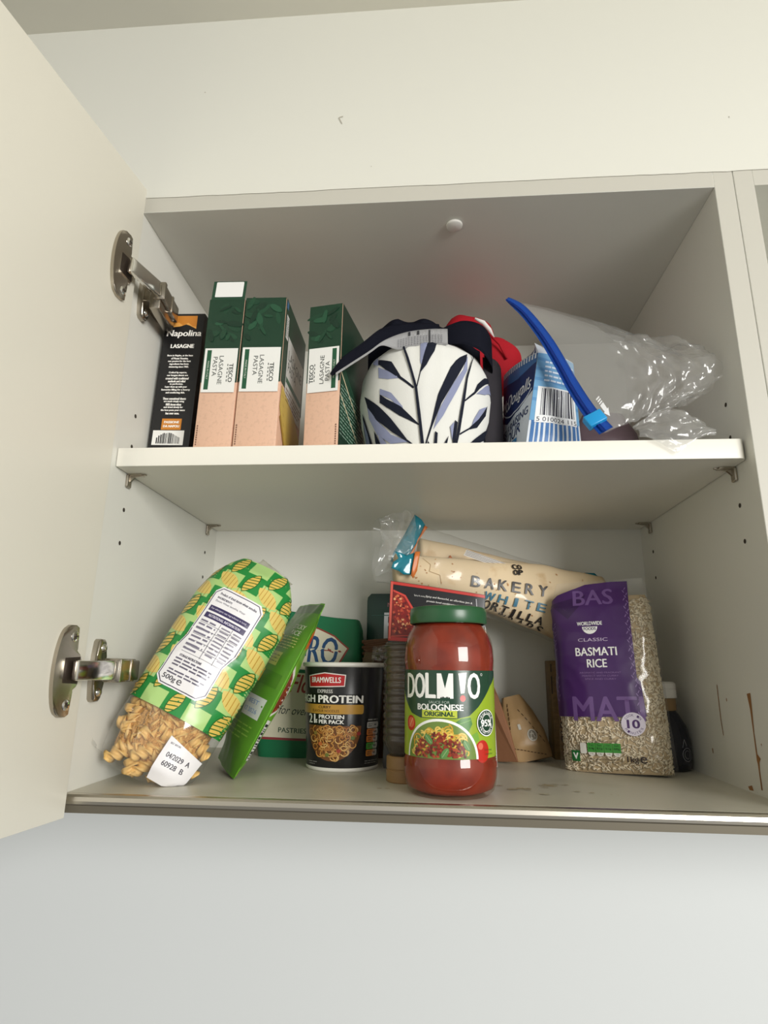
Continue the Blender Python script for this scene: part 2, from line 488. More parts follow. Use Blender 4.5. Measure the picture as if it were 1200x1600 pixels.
# shelf
bm = box(-X + 0.001, X - 0.001, 0.0096, D - 0.004, ZS - 0.018, ZS)
es = [e for e in bm.edges if all(v.co.y < 0.01 for v in e.verts) and abs(e.verts[0].co.z - e.verts[1].co.z) > 0.01 and e.verts[0].co.x > 0]
bmesh.ops.bevel(bm, geom=es, offset=0.006, segments=5, profile=0.5, affect='EDGES')
es = [e for e in bm.edges if all(v.co.y < 0.02 for v in e.verts) and abs(e.verts[0].co.z - e.verts[1].co.z) < 0.001 and e.calc_length() > 0.3]
bmesh.ops.bevel(bm, geom=es, offset=0.0007, segments=2, profile=0.5, affect='EDGES')
build('shelf', bm, mat('shelf_white', (236, 233, 222), rough=0.4, spec=0.4, bump=(300, 0.06)), cab, angle=30)
for sx in (-1, 1):
    for y in (0.0345, 0.248):
        bm = bmesh.new(); zc = ZS - 0.018
        bx(bm, min(sx * (X - 0.0030), sx * X), max(sx * (X - 0.0030), sx * X), y - 0.004, y + 0.004, zc - 0.0135, zc - 0.0004, bev=0.0012)
        prism(bm, [(0.0, 0.0), (0.0155, 0.0), (0.0155, -0.0012), (0.005, -0.003), (0.0, -0.008)], -0.0012, 0.0024,
              lambda a, b, d, sx=sx, y=y, zc=zc: (sx * (X - 0.0028 - a), y + d, zc - 0.0003 + b))
        bx(bm, min(sx * (X - 0.015), sx * (X - 0.002)), max(sx * (X - 0.015), sx * (X - 0.002)), y - 0.0035, y + 0.0035, zc - 0.0018, zc - 0.0002)
        build('shelf_pin', bm, NICKEL, cab, smooth=False)

# door
DA = 0.1361
hx_, hy_ = -0.2748, -0.010
de = Vector((-math.sin(DA), -math.cos(DA), 0)); dn = Vector((math.cos(DA), -math.sin(DA), 0))
def on_door(s, z, off=0.0): return Vector((hx_, hy_, z)) + de * s + dn * off
bm = bmesh.new()
dw, dt = 0.596, 0.019
prism(bm, [(0, -0.0162), (dw, -0.0162), (dw, 0.566), (0, 0.566)], -dt, dt, lambda a, b, d: on_door(a, b, d))
bmesh.ops.bevel(bm, geom=bm.edges[:], offset=0.0008, segments=2, profile=0.5, affect='EDGES')
build('door', bm, DOORW, cab, angle=30)

def hinge(zc, flip):
    h = empty('hinge', (0, 0, 0), parent=cab)
    out = [(0.0150, 0.0335), (0.0185, 0.0352), (0.0250, 0.0350)]
    out += [(0.0265 + 0.0105 * math.cos(R_(a)), 0.0335 * math.sin(R_(a))) for a in range(75, -76, -10)]
    out += [(0.0250, -0.0350), (0.0185, -0.0352), (0.0150, -0.0335), (0.0138, -0.019)]
    out += [(0.0180 - 0.0105 * math.cos(R_(a)), 0.0165 * math.sin(R_(a))) for a in range(-80, 81, 10)]
    out += [(0.0138, 0.019)]
    bm = prism(bmesh.new(), out, 0.0001, 0.0034, lambda a, b, d: on_door(a, zc + b, d))
    es = [e for e in bm.edges if all((v.co - on_door(0, 0, 0)).dot(dn) > 0.003 for v in e.verts)]
    bmesh.ops.bevel(bm, geom=es, offset=0.0011, segments=3, profile=0.5, affect='EDGES')
    build('cup_plate', bm, NICKEL, h, angle=35)
    bm = prism(bmesh.new(), [(0.0105, -0.0105), (0.0270, -0.0095), (0.0270, 0.0095), (0.0105, 0.0105)], 0.0030, 0.0008, lambda a, b, d: on_door(a, zc + b, d))
    build('cup_recess_shade', bm, mat('recess_shade_metal', (64, 54, 46), rough=0.4, metal=0.6), h, smooth=False)  # raised dark patch; the shade of the cup's hollow is put into its colour
    for sz in (-1, 1):
        c = on_door(0.0195, zc + sz * 0.0262, 0.0034)
        bm = lathe([(0.0, 0.0012), (0.0030, 0.0012), (0.0042, 0.0004), (0.0044, -0.0004)], 20)
        bx(bm, -0.0022, 0.0022, -0.0005, 0.0005, 0.0010, 0.0014, mi=1); bx(bm, -0.0005, 0.0005, -0.0022, 0.0022, 0.0010, 0.0014, mi=1)
        q = Vector((0, 0, 1)).rotation_difference(dn).to_matrix().to_4x4(); q.translation = c
        bm.transform(q)
        build('screw', bm, [CHROME, HOLE], h, angle=40)
    # link from the cup to the arm
    p0 = on_door(0.0215, zc, 0.0085); p1 = Vector((-0.2590, 0.0075, zc)); p2 = Vector((-0.2635, 0.0535, zc))
    d = (p1 - p0).normalized(); up = Vector((0, 0, 1)); sd = up.cross(d)
    bm = bmesh.new()
    obox(bm, (p0 + p1) / 2, d, sd, up, (p1 - p0).length / 2, 0.0030, 0.0078, bev=0.0016)
    build('hinge_link', bm, CHROME, h, angle=40)
    d = (p2 - p1).normalized(); sd = up.cross(d)
    bm = bmesh.new()
    obox(bm, (p1 + p2) / 2 + sd * -0.000, d, sd, up, (p2 - p1).length / 2, 0.0050, 0.0088, bev=0.0014)
    q = p1 + d * 0.026
    obox(bm, q, d, sd, up, 0.0016, 0.0058, 0.0094, bev=0.0005)
    obox(bm, p1 + d * 0.003, d, sd, up, 0.0025, 0.0060, 0.0098, bev=0.001)
    obox(bm, p1 + d * 0.024 + Vector((-0.004, 0, -0.0055 if flip < 0 else 0)), d, sd, up, 0.022, 0.0055, 0.0135 if flip < 0 else 0.0100, bev=0.0015)
    build('hinge_arm', bm, NICKEL, h, angle=40)
    for k, yy in enumerate((0.018, 0.034, 0.048)):
        bm = lathe([(0, 0.0011), (0.0016, 0.0009), (0.0020, 0)], 12)
        bm.transform(Matrix.Translation((-0.2620, yy, zc - 0.0088)) @ Matrix.Rotation(math.pi, 4, 'X'))
        build('rivet', bm, CHROME, h)
    # winged mounting plate on the side panel
    bm = bmesh.new()
    wing = [(0.0125, -0.0240), (0.0150, -0.0262), (0.0215, -0.0262), (0.0245, -0.0235), (0.0255, -0.012), (0.0255, 0.012), (0.0245, 0.0235), (0.0215, 0.0262), (0.0150, 0.0262), (0.0125, 0.0240), (0.0105, 0.012), (0.0105, -0.012)]
    prism(bm, wing, 0.0, 0.0062, lambda a, b, d: (-X + d, a, zc + b))
    es = [e for e in bm.edges if all(v.co.x > -X + 0.006 for v in e.verts)]
    bmesh.ops.bevel(bm, geom=es, offset=0.0022, segments=3, profile=0.5, affect='EDGES')
    bx(bm, -X, -X + 0.013, 0.014, 0.054, zc - 0.0075, zc + 0.0075, bev=0.001)
    build('mounting_plate', bm, NICKEL, h, angle=40)
    for sz in (-1, 1):
        bm = lathe([(0, 0.0024), (0.0026, 0.0020), (0.0040, 0.0)], 16)
        bm.transform(Matrix.Translation((-X + 0.0060, 0.0190, zc + sz * 0.0185)) @ Matrix.Rotation(math.pi / 2, 4, 'Y'))
        build('screw', bm, CHROME, h)
hinge(0.0945, 1)
hinge(0.4620, -1)

# neighbouring cabinet
nb = tag(empty('wall_cabinet'), 'neighbouring white wall cabinet cut off at the right edge of the photo', 'cabinet')
bm = box(X + 0.0188, X + 0.0366, 0.0, D, -0.0144, H + 0.018, bev=0.0004, seg=1); bmesh.ops.recalc_face_normals(bm, faces=bm.faces[:])
build('side_panel', edged(bm, 1), [WHITE, EDGE], nb, smooth=False)
build('side_panel', box(0.647, 0.665, 0.0, D, -0.0144, H + 0.018), WHITE, nb, smooth=False)
bm = box(X + 0.0366, 0.647, 0.0, D, H, H + 0.018); bmesh.ops.recalc_face_normals(bm, faces=bm.faces[:])
build('top_panel', edged(bm, 1), [WHITE, EDGE], nb, smooth=False)
build('back_panel', box(X + 0.0366, 0.647, D - 0.003, D + 0.003, 0, H), WHITE, nb, smooth=False)
build('bottom_panel', box(X + 0.0366, 0.647, 0.003, D, -0.013, 0.0), WHITE, nb, smooth=False)

# ------------------------------------------------------------------ pasta boxes on the shelf
LAS = 'boxes of lasagne sheets on the shelf'
GREEN = (30, 68, 48); PINK = (226, 184, 160); OFFW = (232, 232, 228)
def carton(name, xl, xr, yf, depth, h, lean, label, cat, body_col, group=None, z=ZS, top=True):
    root = tag(empty(name, ((xl + xr) / 2, yf, z)), label, cat, group)
    root.rotation_euler = (0, R_(lean), 0)
    hw = (xr - xl) / 2
    bm = box(-hw, hw, 0, depth, 0, h, bev=0.0012)
    build('carton', bm, mat('card_' + name + '_%02x%02x%02x' % body_col, body_col, rough=0.42, bump=(200, 0.05), vary=(260, tuple(int(v * .965) for v in body_col), .52, .62)), root, angle=30)
    return root, hw

r, hw = carton('lasagne_box', -0.2795, -0.2360, 0.060, 0.088, 0.1735, 1.5, 'narrow black lasagne box with white lettering beside the top hinge', 'box', (24, 24, 26), LAS)
p = Print(); w2 = hw * 1000; K = (24, 24, 26); OR = (206, 132, 48); WH = (250, 248, 242)
p.rect(-13, 134, 13, 152, OR); p.up()
p.poly([(-13, 141), (-6, 144), (-1, 140), (4, 143.5), (9, 139), (13, 138.5), (13, 134), (-13, 134)], (232, 168, 84)).up()
p.poly([(-13, 138), (-4, 139), (2, 141.5), (6, 140), (13, 136), (13, 133), (-13, 133)], K).up()
p.text('Napolina', 1, 129.5, 36, 9.5, WH, bold=0.022, shear=0.1)
p.text('LASAGNE', 1, 115, 24, 4.6, WH, bold=0.05)
for k, t in enumerate(['Born in Naples, at the base', 'of Mount Vesuvius,', 'our passion for the best', 'ingredients has been', 'simmering since 1965.', '', 'Crafted by experts,', 'our lasagne sheets are', 'created with traditional', 'methods and rolled', 'to perfection.', 'Layer them up with your', 'favourite filling for a hearty', 'and comforting dish.', '', 'These sensational sheets', 'are made simply using', '100% durum wheat', 'and dried slowly for', 'the best pasta your sauce', 'has ever seen.']):
    if t: p.text(t, 0, 103.5 - k * 3.35, len(t) * 0.98, 2.6, WH, bold=0.045)
p.rect(-9.5, 18, 10.5, 30.5, OR).up().text('PASSIONE', 0.5, 26.5, 15, 2.6, WH, bold=0.05).text('DA NAPOLI', 0.5, 22, 16, 2.6, WH, bold=0.05)
p.rect(-17, 1, 14.5, 17.2, (240, 240, 236)).up()
rd = random.Random(5); x = -13.0
while x < 11:
    q = rd.choice((0.5, 0.8, 1.3)); t = 9 + 5.5 * max(0, math.cos((x + 1) / 13 * 1.5)) ** 2 + (1.5 if abs(x + 9) < 3 else 0)
    p.rect(x, 2.5, x + q, t, (40, 40, 42)); x += q + rd.choice((0.4, 0.7))
p.build('printed_face', lambda u, v: (u * 1.05, 0.0, 0.0205 + v * 0.985), r, L=20)

def tesco(xl, xr, h, lean, label, flip=False, flap=False, yf=0.030):
    r, hw = carton('lasagne_box', xl, xr, yf, 0.094, h, lean, label, 'box', (222, 182, 156), LAS)
    p = Print(); w = hw * 1000 - 0.3; hh = h * 1000 - 0.3
    p.rect(-w, 75, w, hh, (24, 58, 40)); p.up()
    rd = random.Random(int(h * 1e5) + (9 if flip else 0))
    for _ in range(16):
        cx, cy = rd.uniform(-w + 4, w - 4), rd.uniform(122, hh - 5); a = rd.uniform(0, 180)
        p.disc(cx, cy, rd.uniform(4, 9), rd.choice(((30, 70, 48), (36, 80, 56), (20, 50, 35), (27, 64, 44))), ry=rd.uniform(1.5, 3.5), rot=a, n=14); p.up()
    sgn = -1 if flip else 1
    x0, x1 = (-w + 1.5, w - 1.5)
    z0, z1 = 64, 112
    p.rect(x0, z0, x1, z1, OFFW).up()
    gx = x0 + 2.5 if not flip else x1 - 7
    p.rect(gx, z0 + 3, gx + 4.5, z1 - 2, (30, 84, 56)).up()
    rot = -90 if not flip else 90
    p.text('MADE IN ITALY', gx + 2.25, 88, 20, 1.7, (214, 222, 210), rot=rot)
    tx = (10.0, 1.8, -5.2) if not flip else (-11.0, -2.2, 4.4)
    DG = (44, 52, 48)
    p.text('TESCO', tx[0] + (1.5 if not flip else -1.2), 85 if not flip else 84, 20, 4.2, DG, rot=rot, bold=0.025)
    for k in range(5): 
        q = 75.5 + k * 4.2
        p.rect(tx[0] - 2.4 + (0 if not flip else 4), q, tx[0] - 1.6 + (0 if not flip else 4), q + 2.4, DG)
    p.text('LASAGNE', tx[1] - (0.8 if not flip else -0.8), 88, 31, 4.4, DG, rot=rot)
    p.text('PASTA', tx[2], 92 if not flip else 86, 21, 4.4, DG, rot=rot)
    e = -w + 2.2 if not flip else w - 2.4
    bc_ = Print()
    for k in range(9): bc_.rect(e - 0.5, 9 + k * 2.4, e + 0.7, 10.6 + k * 2.4, (120, 86, 70))
    bc_.build('batch_code', lambda u, v: (u, 0.0, v), r, L=25)
    p.build('printed_spine', lambda u, v: (u, 0.0, v), r, L=25)
    # broad right-hand face
    q = Print(); d = 93.5
    if not flip:
        q.rect(0.3, 76, d, hh, (24, 58, 40)).up()
        q.rect(5, hh - 42, 14, hh - 16, (226, 228, 226)).up().words(6, hh - 40, 13, hh - 18, 9, (110, 120, 116), 3)
        q.rect(2, hh - 10, 9, hh - 2, (64, 108, 150)).up()
        q.rect(16, 60, 88, 134, (206, 208, 204)).up()
        q.text('LASAGNE', 52, 116, 60, 11, DG).text('PASTA', 40, 103, 36, 10, DG)
        q.rect(18, 84, 86, 90, (30, 84, 56)).up().words(20, 64, 84, 80, 4, (140, 120, 110), 5)
        YL = (206, 178, 84)
        q.poly([(5, 74), (62, 62), (90, 46), (92, 2), (44, 2), (14, 34), (2, 50)], YL).up()
        q.poly([(8, 44), (30, 20), (44, 2), (40, 2), (4, 40)], (170, 132, 48)).poly([(50, 30), (86, 20), (86, 17), (52, 26)], (164, 128, 48)).poly([(46, 14), (80, 8), (80, 5), (48, 11)], (164, 128, 48))
        for k in range(5): q.line([(10 + k * 3, 66 - k * 9), (14 + k * 3, 64 - k * 9)], 1.2, (176, 146, 60))
    else:
        q.rect(0.3, 1, d, hh, (22, 50, 36)).up()
        for k in range(12):
            y0 = 4 + k * 6
            c = (206, 196, 160) if k in (5, 9) else (40, 84, 62)
            q.poly([(1, y0 + 26), (92, y0 - 20 if y0 > 24 else 2), (92, y0 - 17 if y0 > 24 else 4), (1, y0 + 29)], c)
        q.up().words(3, 20, 90, 74, 14, (150, 176, 160), 8, fill=0.25)
    q.build('printed_side', lambda u, v: (hw, u, v), r, L=30)
    if flap:
        bm = bmesh.new()
        bx(bm, -hw + 0.0010, hw - 0.0010, 0.0005, 0.0011, h - 0.0008, h + 0.0235, bev=0.0003)
        bm.transform(Matrix.Translation((0, 0, h)) @ Matrix.Rotation(R_(-6), 4, 'X') @ Matrix.Translation((0, 0, -h)))
        f = build('open_flap', bm, mat('card_flap_green', GREEN, rough=0.5), r, smooth=False)
        P = Print(); P.rrect(-hw * 1000 + 4.5, hh + 3.5, hw * 1000 - 3.8, hh + 22.5, 1.0, (236, 236, 234))
        M = Matrix.Translation((0, 0, h)) @ Matrix.Rotation(R_(-6), 4, 'X') @ Matrix.Translation((0, 0, -h))
        P.build('white_panel', lambda u, v: M @ Vector((u, 0.0005, v)), f, L=30)
    return r
tesco(-0.2188, -0.1815, 0.1685, 1.2, 'green and pink lasagne box with its top flap standing open, beside the black box', flap=True)
tesco(-0.1800, -0.1376, 0.1690, 1.0, 'closed green and pink lasagne box showing its broad picture side, next to the open box')
tb3 = tesco(-0.1128, -0.0775, 0.1605, 0.3, 'green and pink lasagne box standing apart, lettering reading upwards, next to leaf-print cloth', flip=True, yf=0.034)
tb3.rotation_euler.z = R_(-10)

# ------------------------------------------------------------------ leaf-print oven glove and red cloth
og = tag(empty('oven_glove', (0.0045, 0.085, ZS)), 'rolled white oven glove with navy and lilac leaf print and navy binding', 'oven glove')
WL = [(0, .052), (.02, .0600), (.045, .0660), (.07, .0685), (.095, .0660), (.112, .0585), (.122, .047), (.129, .030), (.1315, .0)]
def gw(z): return interp(WL, z)
def gfront(x, z):
    w = max(gw(z), 1e-4); u = max(-1, min(1, x / w))
    d = 0.056 * (w / 0.0685) ** 0.8
    f = 0.0012 * nz(x * 40, z * 16, 2) + 0.0010 * ridge(x * 75, z * 9, 1, 4) * min(1, z / .1)
    return Vector((u * w, -d * max(0, 1 - u * u) ** 0.5 - f * max(0, 1 - u * u), z))
bm = bmesh.new()
def gz(b): return 0.1315 * math.sin(b * math.pi / 2)
grid(lambda a, b: gfront(gw(gz(b)) * math.sin((a - .5) * math.pi), gz(b)), 60, 40, bm)
def gback(a, b):
    z = gz(b); q = gfront(gw(z) * math.sin((a - .5) * math.pi), z); return Vector((q.x, -q.y, q.z))
grid(gback, 60, 40, bm)
bmesh.ops.remove_doubles(bm, verts=bm.verts[:], dist=0.0003)
CLOTH = mat('white_cotton', (226, 226, 221), rough=0.85, spec=0.2, bump=(900, 0.12))
build('glove_body', bm, CLOTH, og)
NV, LI, WG = (26, 30, 44), (142, 148, 178), (226, 226, 221)
p = Print()
def tz(pts): return [((zx / 4 - 134) / 1.609, (0.3665 - ZS) * 1000 - (zy / 4 - 150) * 0.68) for zx, zy in pts]
for c, pts in (
    (LI, [(240, 455), (300, 500), (385, 570), (310, 560), (245, 530)]), (NV, [(238, 390), (330, 450), (390, 560), (475, 635), (465, 642), (380, 572), (290, 490), (240, 430)]),
    (LI, [(255, 605), (330, 650), (400, 740), (415, 785), (330, 690), (255, 640)]), (NV, [(255, 640), (300, 680), (390, 740), (500, 848), (500, 856), (380, 790), (300, 730), (255, 690)]),
    (LI, [(512, 320), (560, 325), (545, 400), (520, 500), (512, 480)]), (NV, [(560, 325), (620, 320), (600, 400), (550, 500), (515, 545), (492, 640), (488, 635), (505, 560), (530, 450)]),
    (LI, [(812, 390), (805, 500), (740, 640), (650, 800), (590, 880), (620, 780), (700, 630), (780, 500)]), (NV, [(810, 375), (800, 440), (740, 560), (640, 730), (580, 870), (545, 965), (538, 960), (575, 850), (620, 680), (700, 500), (760, 420)]),
    (LI, [(980, 490), (970, 570), (920, 615), (860, 635), (900, 590), (950, 520)]), (NV, [(965, 460), (950, 510), (880, 600), (850, 640), (785, 702), (783, 694), (848, 625), (870, 570), (920, 500)]),
    (LI, [(930, 680), (880, 770), (820, 845), (840, 790), (880, 720)]), (NV, [(935, 670), (920, 740), (860, 830), (810, 855), (750, 898), (750, 888), (810, 845), (870, 780), (910, 720)]),
    (LI, [(940, 840), (935, 900), (890, 960), (830, 975), (870, 920), (920, 870)]), (NV, [(935, 800), (925, 860), (870, 910), (800, 975), (770, 975), (800, 940), (880, 860)]),
    (LI, [(165, 650), (230, 780), (330, 890), (440, 945), (330, 940), (240, 870), (185, 760)]), (NV, [(150, 610), (250, 710), (330, 800), (430, 930), (495, 980), (440, 950), (340, 880), (240, 790), (175, 690)]),
    (NV, [(135, 700), (180, 830), (225, 960), (225, 980), (170, 930), (145, 800)]), (LI, [(140, 740), (175, 840), (200, 940), (165, 900)]),
    (LI, [(240, 850), (300, 930), (310, 980), (280, 975)]), (NV, [(220, 840), (260, 920), (298, 980), (250, 980), (228, 900)]),
    (LI, [(690, 860), (715, 830), (705, 900), (700, 930)]), (NV, [(720, 820), (735, 830), (720, 930), (708, 980), (702, 920)]),
    (NV, [(600, 890), (615, 900), (610, 975), (590, 975)]), (NV, [(680, 910), (640, 975), (665, 975)]), (NV, [(555, 940), (575, 975), (550, 978)]), (NV, [(370, 965), (385, 985), (375, 990)]), (NV, [(430, 955), (440, 985), (425, 985)]),
    (LI, [(205, 395), (240, 380), (245, 450), (210, 420)]),
    (NV, [(393, 335), (407, 335), (494, 640), (535, 980), (515, 980), (478, 640)]),
    (NV, [(835, 365), (848, 390), (803, 560), (782, 690), (748, 880), (722, 980), (708, 980), (735, 860), (768, 680), (797, 540), (842, 400)])):
    p.poly(tz(pts), c).up()
p.build('leaf_print', lambda u, v: gfront(u, max(0.002, min(0.129, v))), og, L=3.0, rough=0.85, spec=0.2, base=0.0004)
# navy binding: gathered lip, loop and a strap with the sewn-in care label
NAVY = mat('navy_binding', (30, 32, 46), rough=0.8, spec=0.2, bump=(500, 0.15))
bm = bmesh.new()
def lip(a, b):
    t = lerp(-62, 60, a)
    x = t / 1000
    z0 = interp([(-62, .112), (-50, .118), (-20, .124), (30, .122), (60, .105)], t); z1 = interp([(-62, .150), (-57, .163), (-40, .164), (-28, .167), (-10, .160), (10, .160), (18, .156), (40, .150), (60, .138)], t)
    return Vector((x, 0.012 - 0.030 * math.cos(a * 3.0 - 1.5) + 0.004 * math.sin(a * 22) * b, lerp(z0, z1, b)))
grid(lip, 50, 8, bm)
bmesh.ops.solidify(bm, geom=bm.faces[:], thickness=0.0022)
build('gathered_lining', bm, NAVY, og)
bm = bmesh.new()
LOOP = [(0.012, -0.030, .130), (0.024, -0.036, .131), (0.040, -0.040, .131), (0.056, -0.038, .126), (0.066, -0.026, .121), (0.0705, -0.008, .118), (0.064, 0.006, .118)]
def loop(a, b):
    c = spl(LOOP, a); wd = interp([(0, .008), (.3, .013), (.65, .017), (1, .014)], a)
    return c + Vector((0, -0.001, lerp(-wd, wd, b)))
grid(loop, 40, 6, bm)
bmesh.ops.solidify(bm, geom=bm.faces[:], thickness=0.0025)
build('binding_loop', bm, NAVY, og)
bm = bmesh.new(); grid(lambda a, b: Vector((lerp(.060, .0828, math.sin(a * math.pi)), lerp(-.016, .050, a), .118 * b + .004 * nz(a * 5, b * 4, 0, 2))), 14, 16, bm)
bmesh.ops.solidify(bm, geom=bm.faces[:], thickness=0.003)
build('lining_fold', bm, mat('lining_grey', (70, 66, 72), rough=.85), og)
STRAP = [(-0.0865, -0.0620, .075), (-0.073, -0.058, .087), (-0.056, -0.053, .102), (-0.040, -0.047, .118), (-0.022, -0.044, .127), (0.000, -0.042, .131), (0.020, -0.040, .132)]
bm = bmesh.new()
def strap(a, b):
    c = spl(STRAP, a); wd = interp([(0, .004), (.15, .012), (.5, .015), (1, .010)], a)
    return c + Vector((-0.003 * b - 0.002, -0.0005 + 0.004 * b, 0.0 + wd * b * 1.2))
grid(strap, 40, 5, bm)
bmesh.ops.solidify(bm, geom=bm.faces[:], thickness=0.002)
build('strap', bm, NAVY, og)
bm = bmesh.new()
def lab(a, b):
    c = spl(STRAP, a); t = sstep((a - .42) / .22)
    return c + Vector((0.0015 * t + 0.002, -0.0035 - 0.001 * b, lerp(0.0022, -0.0012, b) if t == 0 else lerp(0.0022, lerp(-0.0012, -0.0165, t), b)))
grid(lab, 60, 4, bm)
bmesh.ops.solidify(bm, geom=bm.faces[:], thickness=0.0005)
cl = build('care_label', bm, mat('label_satin', (206, 206, 208), rough=0.5), og)
p = Print()
def labs(u, v): return Vector(lab(u, 1 - v)) + Vector((0, -0.0004, 0))
p2 = Print()
for k in range(16):
    x = 0.60 + k * 0.022
    if k in (4, 7): p2.rect(x * 1000, 700, x * 1000 + 17, 940, (40, 40, 46))
    if k == 11: p2.rect(x * 1000, 130, x * 1000 + 12, 930, (40, 40, 46))
    else: p2.words(x * 1000, 120, x * 1000 + 12, 640, 5, (120, 120, 126), k, fill=0.4)
p2.build('care_print', labs, cl, L=60, rough=0.6, base=0.0004)

rdg = tag(empty('red_cap', (0.066, 0.162, ZS)), 'red cloth cap squeezed behind the leaf-print glove', 'cap')
bm = bmesh.new()
def lump(cx, cy, cz, rx, ry, rz_, s, tilt):
    b2 = bmesh.new()
    bmesh.ops.create_uvsphere(b2, u_segments=40, v_segments=26, radius=1)
    for v in b2.verts:
        q = v.co.copy(); sg = lambda t: math.copysign(abs(t) ** 0.8, t)
        q = Vector((sg(q.x) * rx, sg(q.y) * ry, sg(q.z) * rz_)); q *= 1 + 0.05 * nz(q.x * 40, q.y * 40, q.z * 40, s)
        v.co = q
    b2.transform(Matrix.Translation((cx, cy, cz)) @ Matrix.Rotation(R_(tilt), 4, 'Y'))
    return b2
RED = mat('red_cotton', (172, 28, 40), rough=0.8, spec=0.2, bump=(600, 0.15))
build('crown', lump(-0.018, 0.018, .117, .042, .036, .1160, 1, 6), RED, rdg)
build('cap_side', lump(0.022, 0.018, .160, .030, .034, .036, 5, 30), RED, rdg)
bm = bmesh.new(); tube(bm, [(-.002, -.022, .207), (.008, -.018, .2035), (.016, -.012, .197), (.021, -.008, .189)], [.0012, .0028, .0026, .001], 10)
build('white_piping', bm, CLOTH, rdg)
bm = bmesh.new(); tube(bm, [(0.014, -0.019, .188), (.026, -0.021, .172), (.034, -.018, .155)], .0014)
build('seam', bm, RED, rdg)

# ------------------------------------------------------------------ flour bag
fb = tag(empty('flour_bag', (0.12, 0.09, ZS)), 'blue and white striped paper flour bag with barcode, half behind the clear bag', 'flour bag')
Bq = [Vector(v) for v in ((.0985, .046, 0), (.1560, .060, 0), (.1480, .140, 0), (.0868, .120, 0))]
Tq = [Vector(v) for v in ((.1190, .056, .114), (.1560, .070, .108), (.1500, .135, .122), (.0925, .117, .120))]
off = Vector((0.12, 0.09, 0))
def fside(i, u, v):
    j = (i + 1) % 4
    b = Bq[i].lerp(Bq[j], u); t = Tq[i].lerp(Tq[j], u)
    q = b.lerp(t, v) - off
    e = (Bq[j] - Bq[i]).normalized(); n = Vector((e.y, -e.x, 0))
    s = 4 * u * (1 - u); g = min(1, 5 * v)
    return q + n * (0.003 * s * g + 0.0011 * s * ridge(u * 2.5 + i * 9, v * 3, i, 3) * g)
bm = bmesh.new()
for i in range(4): grid(lambda a, b, i=i: fside(i, a, b), 16, 22, bm)
RG = [Vector(v) - off for v in ((.1175, .066, .130), (.1400, .120, .134))]   # folded ridge
def roof(i, a, b):
    p0 = fside(i, a, 1.0)
    c = RG[0] if i == 0 and a < 0 else None
    q = {0: RG[0].lerp(RG[0], a), 1: RG[0].lerp(RG[1], a), 2: RG[1].lerp(RG[1], a), 3: RG[1].lerp(RG[0], a)}[i]
    return p0.lerp(q, b)
for i in range(4): grid(lambda a, b, i=i: roof(i, a, b), 16, 6, bm)
bmesh.ops.remove_doubles(bm, verts=bm.verts[:], dist=0.0002)
PAPER = mat('flour_paper', (214, 222, 232), rough=0.5, bump=(40, 0.15))
build('paper_bag', bm, PAPER, fb, angle=50)
BL, DB, LB = (62, 112, 172), (34, 52, 100), (110, 164, 206)
p = Print()                                            # narrow side with barcode, u 0..1000 v 0..1000
for k in range(11): p.rect(40 + k * 88, 2, 40 + k * 88 + (46 if k % 3 else 60), 330, BL)
p.rect(0, 330, 1000, 990, LB); p.up()
for k in range(5): p.poly([(0, 520 + k * 100), (1000, 470 + k * 100), (1000, 500 + k * 100), (0, 550 + k * 100)], (90, 146, 196))
p.up().rect(90, 310, 930, 660, (236, 238, 240)).up()
p.bars(180, 380, 880, 645, (44, 44, 60), n=30)
p.text('5 010024 115', 520, 342, 800, 42, (44, 44, 60))
p.words(200, 700, 940, 930, 5, (214, 226, 240), 4, fill=0.4)
p.build('printed_side', lambda u, v: fside(0, u, v), fb, L=35, rough=0.45, eps=.0001)
p = Print()                                            # front face, seen obliquely (side 3 runs back to front)
p.rect(0, 0, 1000, 990, (206, 216, 228)).up()
for k in range(9): p.rect(30 + k * 110, 0, 80 + k * 110, 120, (150, 180, 212))
p.up()
p.poly([(0, 520), (250, 460), (700, 500), (1000, 620), (1000, 990), (0, 990)], DB).up()
p.poly([(0, 860), (600, 830), (1000, 900), (1000, 990), (0, 990)], (64, 110, 168)).up()
for k in range(16): p.rect(20 + k * 62, 940, 50 + k * 62, 990, (226, 232, 238))
p.ringline(480, 720, 520, 14, (214, 222, 232), ry=215, a0=200, a1=340)
p.text('McDougalls', 500, 650, 900, 170, (236, 238, 242), bold=0.02, shear=0.3, rot=6)
p.text('SELF RAISING', 520, 400, 860, 80, DB, bold=0.01, rot=6)
p.text('FLOUR', 480, 290, 640, 110, DB, bold=0.02, rot=6)
p.rect(180, 180, 720, 235, (60, 130, 186)).up().words(230, 190, 680, 225, 1, (226, 234, 240), 3)
p.disc(500, 100, 160, (176, 186, 196), ry=55).up().line([(380, 90), (620, 120)], 20, (120, 130, 140))
p.build('printed_front', lambda u, v: fside(3, u, v), fb, L=35, rough=0.45, eps=.0001)
p = Print()
for k in range(12): p.rect(20 + k * 82, 5, 58 + k * 82, 900, (60, 84, 132))
p.build('striped_fold', lambda u, v: roof(3, u, v), fb, L=80, rough=0.45)

# ------------------------------------------------------------------ zip bag and what lies behind it
pk = tag(empty('snack_pouch', (0.205, 0.150, ZS)), 'dull purple pouch lying behind the clear zip bag', 'pouch')
b = Bag(0.085, [(0, .034), (.03, .040), (.06, .036), (.085, .022)], [(0, .016), (.05, .020), (.085, .004)], wr=(0.002, 40), seed=5)
build('pouch_body', b.mesh(24, 24), mat('dull_purple_foil', (112, 92, 100), rough=0.45), pk)

